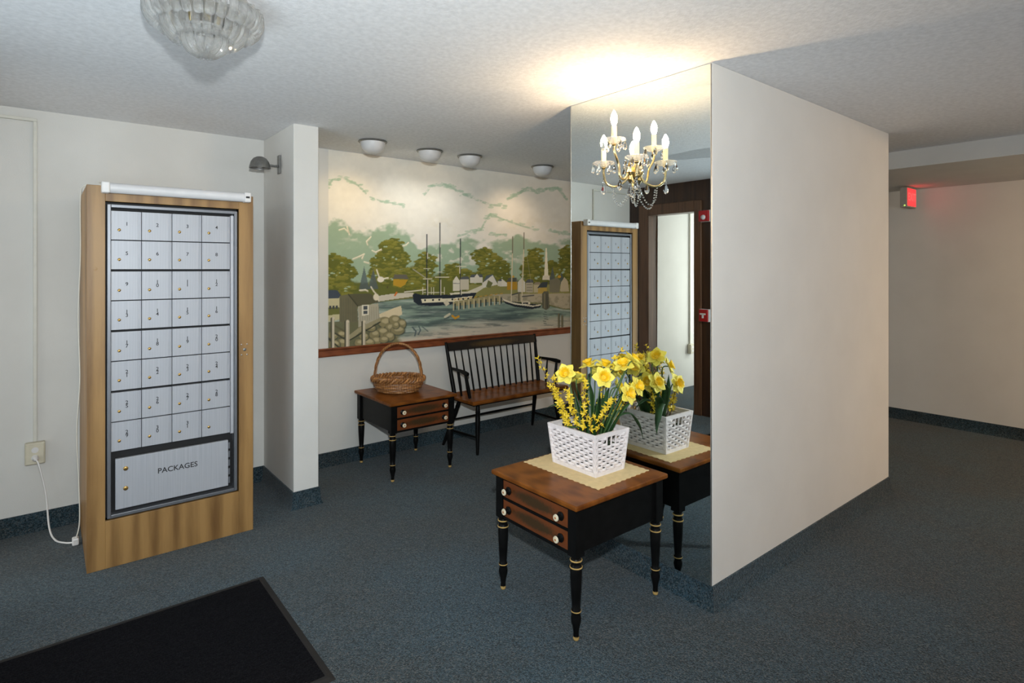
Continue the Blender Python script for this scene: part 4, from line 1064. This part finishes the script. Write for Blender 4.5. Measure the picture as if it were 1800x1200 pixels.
for i, (p, d, lab) in enumerate(DAFF):
    bx_ = BCX+(p[0]-BCX)*0.30; by_ = BCY+(p[1]-BCY)*0.30
    root = thing('daffodil', (bx_, by_, BZ+0.115), 'yellow '+lab, 'flower', group='daffodils in the white basket')
    R = Vector((bx_, by_, BZ+0.115)); P = Vector(p)-R; D = Vector(d).normalized()
    q = D.to_track_quat('Z', 'Y') @ Matrix.Rotation(0.5*i, 4, 'Z').to_quaternion()
    neck = P-D*0.012
    MB().tube(spline([(0, 0, 0), (P.x*0.45, P.y*0.45, P.z*0.55), tuple(neck-D*0.02+Vector((0, 0, -0.004))), tuple(P)], 6), 0.0032, 8).build('stem', 'stem_green', root, smooth=True)
    for k in range(6):
        if pet is None: pet = o = petal_mesh(0.050, 0.0255, 0.14, 'petal', 'petal', root)
        else: o = copy_to(pet, root)
        o.rotation_mode = 'QUATERNION'; o.location = P+D*(0.0012*(k % 2))
        o.rotation_quaternion = q @ Matrix.Rotation(k*PI/3, 4, 'Z').to_quaternion() @ Matrix.Rotation((0.10 if k % 2 else -0.10)-0.05*math.sin(i+k), 4, 'Y').to_quaternion()
    if trp is None:
        m = MB(); n = 24; vs = []; fs = []
        pr_ = [(0.0, 0.002), (0.010, 0.002), (0.0125, 0.010), (0.0165, 0.018), (0.021, 0.025), (0.027, 0.029)]
        for r, z in pr_:
            for k in range(n):
                a = 2*PI*k/n; fr_ = (1+0.10*math.cos(9*a)*(z/0.03)**3)
                vs.append((r*fr_*math.cos(a), r*fr_*math.sin(a), z+0.002*math.cos(9*a+1)*(z/0.03)**3))
        for a in range(len(pr_)-1):
            for k in range(n): fs.append((a*n+k, a*n+(k+1)%n, (a+1)*n+(k+1)%n, (a+1)*n+k))
        trp = o = m.add(vs, fs).build('trumpet', 'trumpet', root, smooth=True)
        o.modifiers.new('thick', 'SOLIDIFY').thickness = 0.0006
    else: o = copy_to(trp, root)
    o.rotation_mode = 'QUATERNION'; o.location = P; o.rotation_quaternion = q
    for path in LEAVES.get(i, []):
        leaf_blade([tuple(Vector(w)-R) for w in path], 0.0165, root)
# forsythia sprigs
FORS = [([(2.00, 1.99, 0.69), (1.955, 2.03, 0.82), (1.930, 2.09, 0.95), (1.925, 2.145, 1.04), (1.915, 2.155, 1.075)], 'arching sprig that reaches farthest left over the bench'),
        ([(1.985, 1.97, 0.69), (1.955, 2.00, 0.80), (1.945, 2.045, 0.90), (1.945, 2.08, 0.985)], 'left sprig rising beside the leftmost daffodil'),
        ([(1.97, 1.95, 0.69), (1.945, 1.965, 0.78), (1.925, 2.00, 0.86), (1.935, 2.03, 0.935)], 'short left sprig near the basket rim'),
        ([(2.00, 1.91, 0.69), (1.985, 1.905, 0.80), (1.995, 1.915, 0.90), (2.01, 1.93, 0.995)], 'middle sprig standing straight up in front'),
        ([(2.02, 1.87, 0.69), (2.02, 1.84, 0.79), (2.035, 1.815, 0.86), (2.05, 1.79, 0.915)], 'front sprig leaning right under the middle bloom'),
        ([(2.02, 1.90, 0.69), (1.995, 1.875, 0.77), (1.99, 1.86, 0.83)], 'small sprig at the near corner of the basket'),
        ([(2.08, 1.94, 0.69), (2.11, 1.93, 0.85), (2.15, 1.91, 1.0), (2.19, 1.88, 1.09), (2.21, 1.86, 1.125)], 'tall sprig rising above the tallest daffodil'),
        ([(2.11, 1.90, 0.69), (2.17, 1.86, 0.84), (2.22, 1.82, 0.95), (2.25, 1.78, 1.03)], 'right sprig leaning toward the mirror'),
        ([(1.99, 1.93, 0.69), (1.96, 1.94, 0.79), (1.955, 1.965, 0.875), (1.96, 1.99, 0.93)], 'dense sprig between the left and middle sprigs')]
blo = None
for i, (path, lab) in enumerate(FORS):
    root = thing('forsythia_sprig', path[0], 'forsythia '+lab, 'flower', group='forsythia sprigs in the white basket')
    R = Vector(path[0]); P = [Vector(p)-R for p in spline(path, 10)]
    n = len(P)
    MB().tube(P, [0.0026-0.0014*k/(n-1) for k in range(n)], 6).build('twig', 'twig', root, smooth=True)
    acc = 0.0
    tot = sum((b_-a).length for a, b_ in zip(P[:-1], P[1:])); cnt = 0
    for a, b_ in zip(P[:-1], P[1:]):
        acc += (b_-a).length
        if acc < 0.0125 or cnt > 24: continue
        if (a+R).z < 0.745: acc = 0.0; continue
        acc = 0.0
        for rep in range(2 if i not in (0, 6) else 1):
            cnt += 1
            dirn = Vector((random.gauss(-0.35, 0.8), random.gauss(-0.35, 0.8), random.gauss(0.25, 0.5))).normalized()
            if blo is None:
                m = MB()
                for k in range(4):
                    a4 = k*PI/2
                    loc = [(0.001, -0.0015, 0.006), (0.006, -0.0036, 0.0085), (0.0135, 0, 0.0125), (0.006, 0.0036, 0.0085), (0.001, 0.0015, 0.006)]
                    m.add([(x*math.cos(a4)-y*math.sin(a4), x*math.sin(a4)+y*math.cos(a4), z) for x, y, z in loc], [(0, 1, 3, 4), (1, 2, 3)])
                m.lathe([(0.0010, 0.0), (0.0018, 0.006)], 5)
                blo = o = m.build('blossom', 'forsythia', root)
                o.modifiers.new('thick', 'SOLIDIFY').thickness = 0.0005
            else: o = copy_to(blo, root)
            o.location = b_; o.rotation_mode = 'QUATERNION'; o.rotation_quaternion = dirn.to_track_quat('Z', 'Y')
            s_ = random.uniform(0.95, 1.45); o.scale = (s_, s_, s_)
            o.location = b_+Vector((random.gauss(0, 0.0035), random.gauss(0, 0.0035), random.gauss(0, 0.003)))

# ------------------------------------------------------------------ floor mat
fm = thing('floor_mat', (0.10, 2.525, 0), 'black ribbed entrance mat with a rubber border on the carpet', 'mat')
MX, MYH = 0.735, 0.46
MB().add([(-MX, -MYH, 0.0005), (MX, -MYH, 0.0005), (MX, MYH, 0.0005), (-MX, MYH, 0.0005), (-MX+0.02, -MYH+0.02, 0.007), (MX-0.02, -MYH+0.02, 0.007), (MX-0.02, MYH-0.02, 0.007), (-MX+0.02, MYH-0.02, 0.007)],
         [(0,3,2,1),(4,5,6,7),(0,1,5,4),(1,2,6,5),(2,3,7,6),(3,0,4,7)]).build('rubber_border', 'rubber', fm)
rb = MB(); pitch = 0.0125; y = -MYH+0.035
while y < MYH-0.035:
    rb.add([(-MX+0.03, y, 0.0072), (MX-0.03, y, 0.0072), (MX-0.03, y+pitch*0.3, 0.0115), (-MX+0.03, y+pitch*0.3, 0.0115), (-MX+0.03, y+pitch*0.6, 0.0115), (MX-0.03, y+pitch*0.6, 0.0115), (MX-0.03, y+pitch*0.9, 0.0072), (-MX+0.03, y+pitch*0.9, 0.0072)],
           [(0, 1, 2, 3), (3, 2, 5, 4), (4, 5, 6, 7), (0, 3, 4, 7), (1, 6, 5, 2)])
    y += pitch
o = rb.build('ribbed_pile', 'mat_pile', fm); o['kind'] = 'stuff'

# lamp added out of view as warm fill for the right wall and partition
dl = thing('corridor_fill_lamp', (5.75, -0.9, 2.305), 'round frosted lamp under the far right corridor soffit', 'ceiling light')
MB().lathe([(0.0, -0.001), (0.165, -0.001), (0.165, -0.018), (0.0, -0.018)], 28).build('base', 'lamp_white', dl, smooth=True)
MB().lathe([(0.150, -0.019), (0.145, -0.050), (0.110, -0.085), (0.055, -0.105), (0.0, -0.110)], 28).build('diffuser', 'corridor_fill_glow', dl, smooth=True)

# ------------------------------------------------------------------ exit sign
ex = thing('exit_sign', (6.33, 1.91, 2.305), 'glowing red exit sign hanging under the corridor soffit', 'sign')
MB().box((0.0, -0.03, -0.20), (0.25, 0.03, -0.012)).build('housing', 'grey_plastic', ex, bevel=0.004)
MB().box((0.10, -0.015, -0.012), (0.20, 0.015, -0.001)).build('canopy', 'grey_plastic', ex)
fc = MB().box((0.010, -0.033, -0.186), (0.240, -0.0305, -0.022)).build('face', 'exit_red', ex)
text_mesh('EXIT', 0.105, 'lettering', 'exit_letter', fc, (0.125, -0.0336, -0.104), rotf)
MB().ball((-0.001, -0.01, -0.185), 0.008, 8).build('pilot_lamp', 'pilot_green', ex, smooth=True)

# ------------------------------------------------------------------ alarm devices on the panelled wall (seen in the mirror)
ps = thing('fire_alarm_pull', (XL, 3.345, 1.04), 'red fire alarm pull station on the dark panelled wall', 'fire alarm')
MB().box((0.001, -0.055, -0.065), (0.035, 0.055, 0.065)).build('back_box', 'white_plastic', ps, bevel=0.004)
bd = MB().box((0.035, -0.050, -0.062), (0.055, 0.050, 0.062)).build('body', 'red_plastic', ps, bevel=0.006)
MB().box((0.0555, -0.032, 0.008), (0.064, 0.032, 0.024)).box((0.0555, -0.009, -0.026), (0.064, 0.009, 0.008)).build('pull_handle', 'white_plastic', bd, bevel=0.002)
st = thing('alarm_strobe', (XL, 3.345, 2.06), 'red alarm strobe with a clear lens on the dark panelled wall', 'fire alarm')
MB().box((0.001, -0.060, -0.060), (0.022, 0.060, 0.060)).build('back_box', 'white_plastic', st, bevel=0.004)
b2_ = MB().box((0.022, -0.056, -0.056), (0.050, 0.056, 0.056)).build('body', 'red_plastic', st, bevel=0.006)
MB().lathe([(0.026, 0.0), (0.022, 0.012), (0.010, 0.019), (0.0, 0.020)], 14).move(Matrix.Translation((0.050, 0, -0.015)) @ Matrix.Rotation(PI/2, 4, 'Y')).build('lens', 'lamp_white', b2_, smooth=True)
cv = thing('conduit', (-1.86, YB-0.012, 0), 'cream conduit in the vestibule, seen through the doorway in the mirror', 'conduit')
MB().box((-0.012, -0.010, 0.552), (0.012, 0.010, 2.43)).build('riser', 'conduit_paint', cv, bevel=0.003)
outlet(-1.86, 0.488, 'ivory outlet box in the vestibule, seen in the mirror')
hn = thing('fire_alarm_pull', (-2.06, YB, 1.5), 'small red alarm box on the vestibule wall beyond the conduit', 'fire alarm')
MB().box((-0.05, -0.04, -0.07), (0.05, -0.001, 0.07)).build('body', 'red_plastic', hn, bevel=0.005)
MB().box((-0.03, -0.046, 0.0), (0.03, -0.0405, 0.018)).build('pull_handle', 'white_plastic', hn)
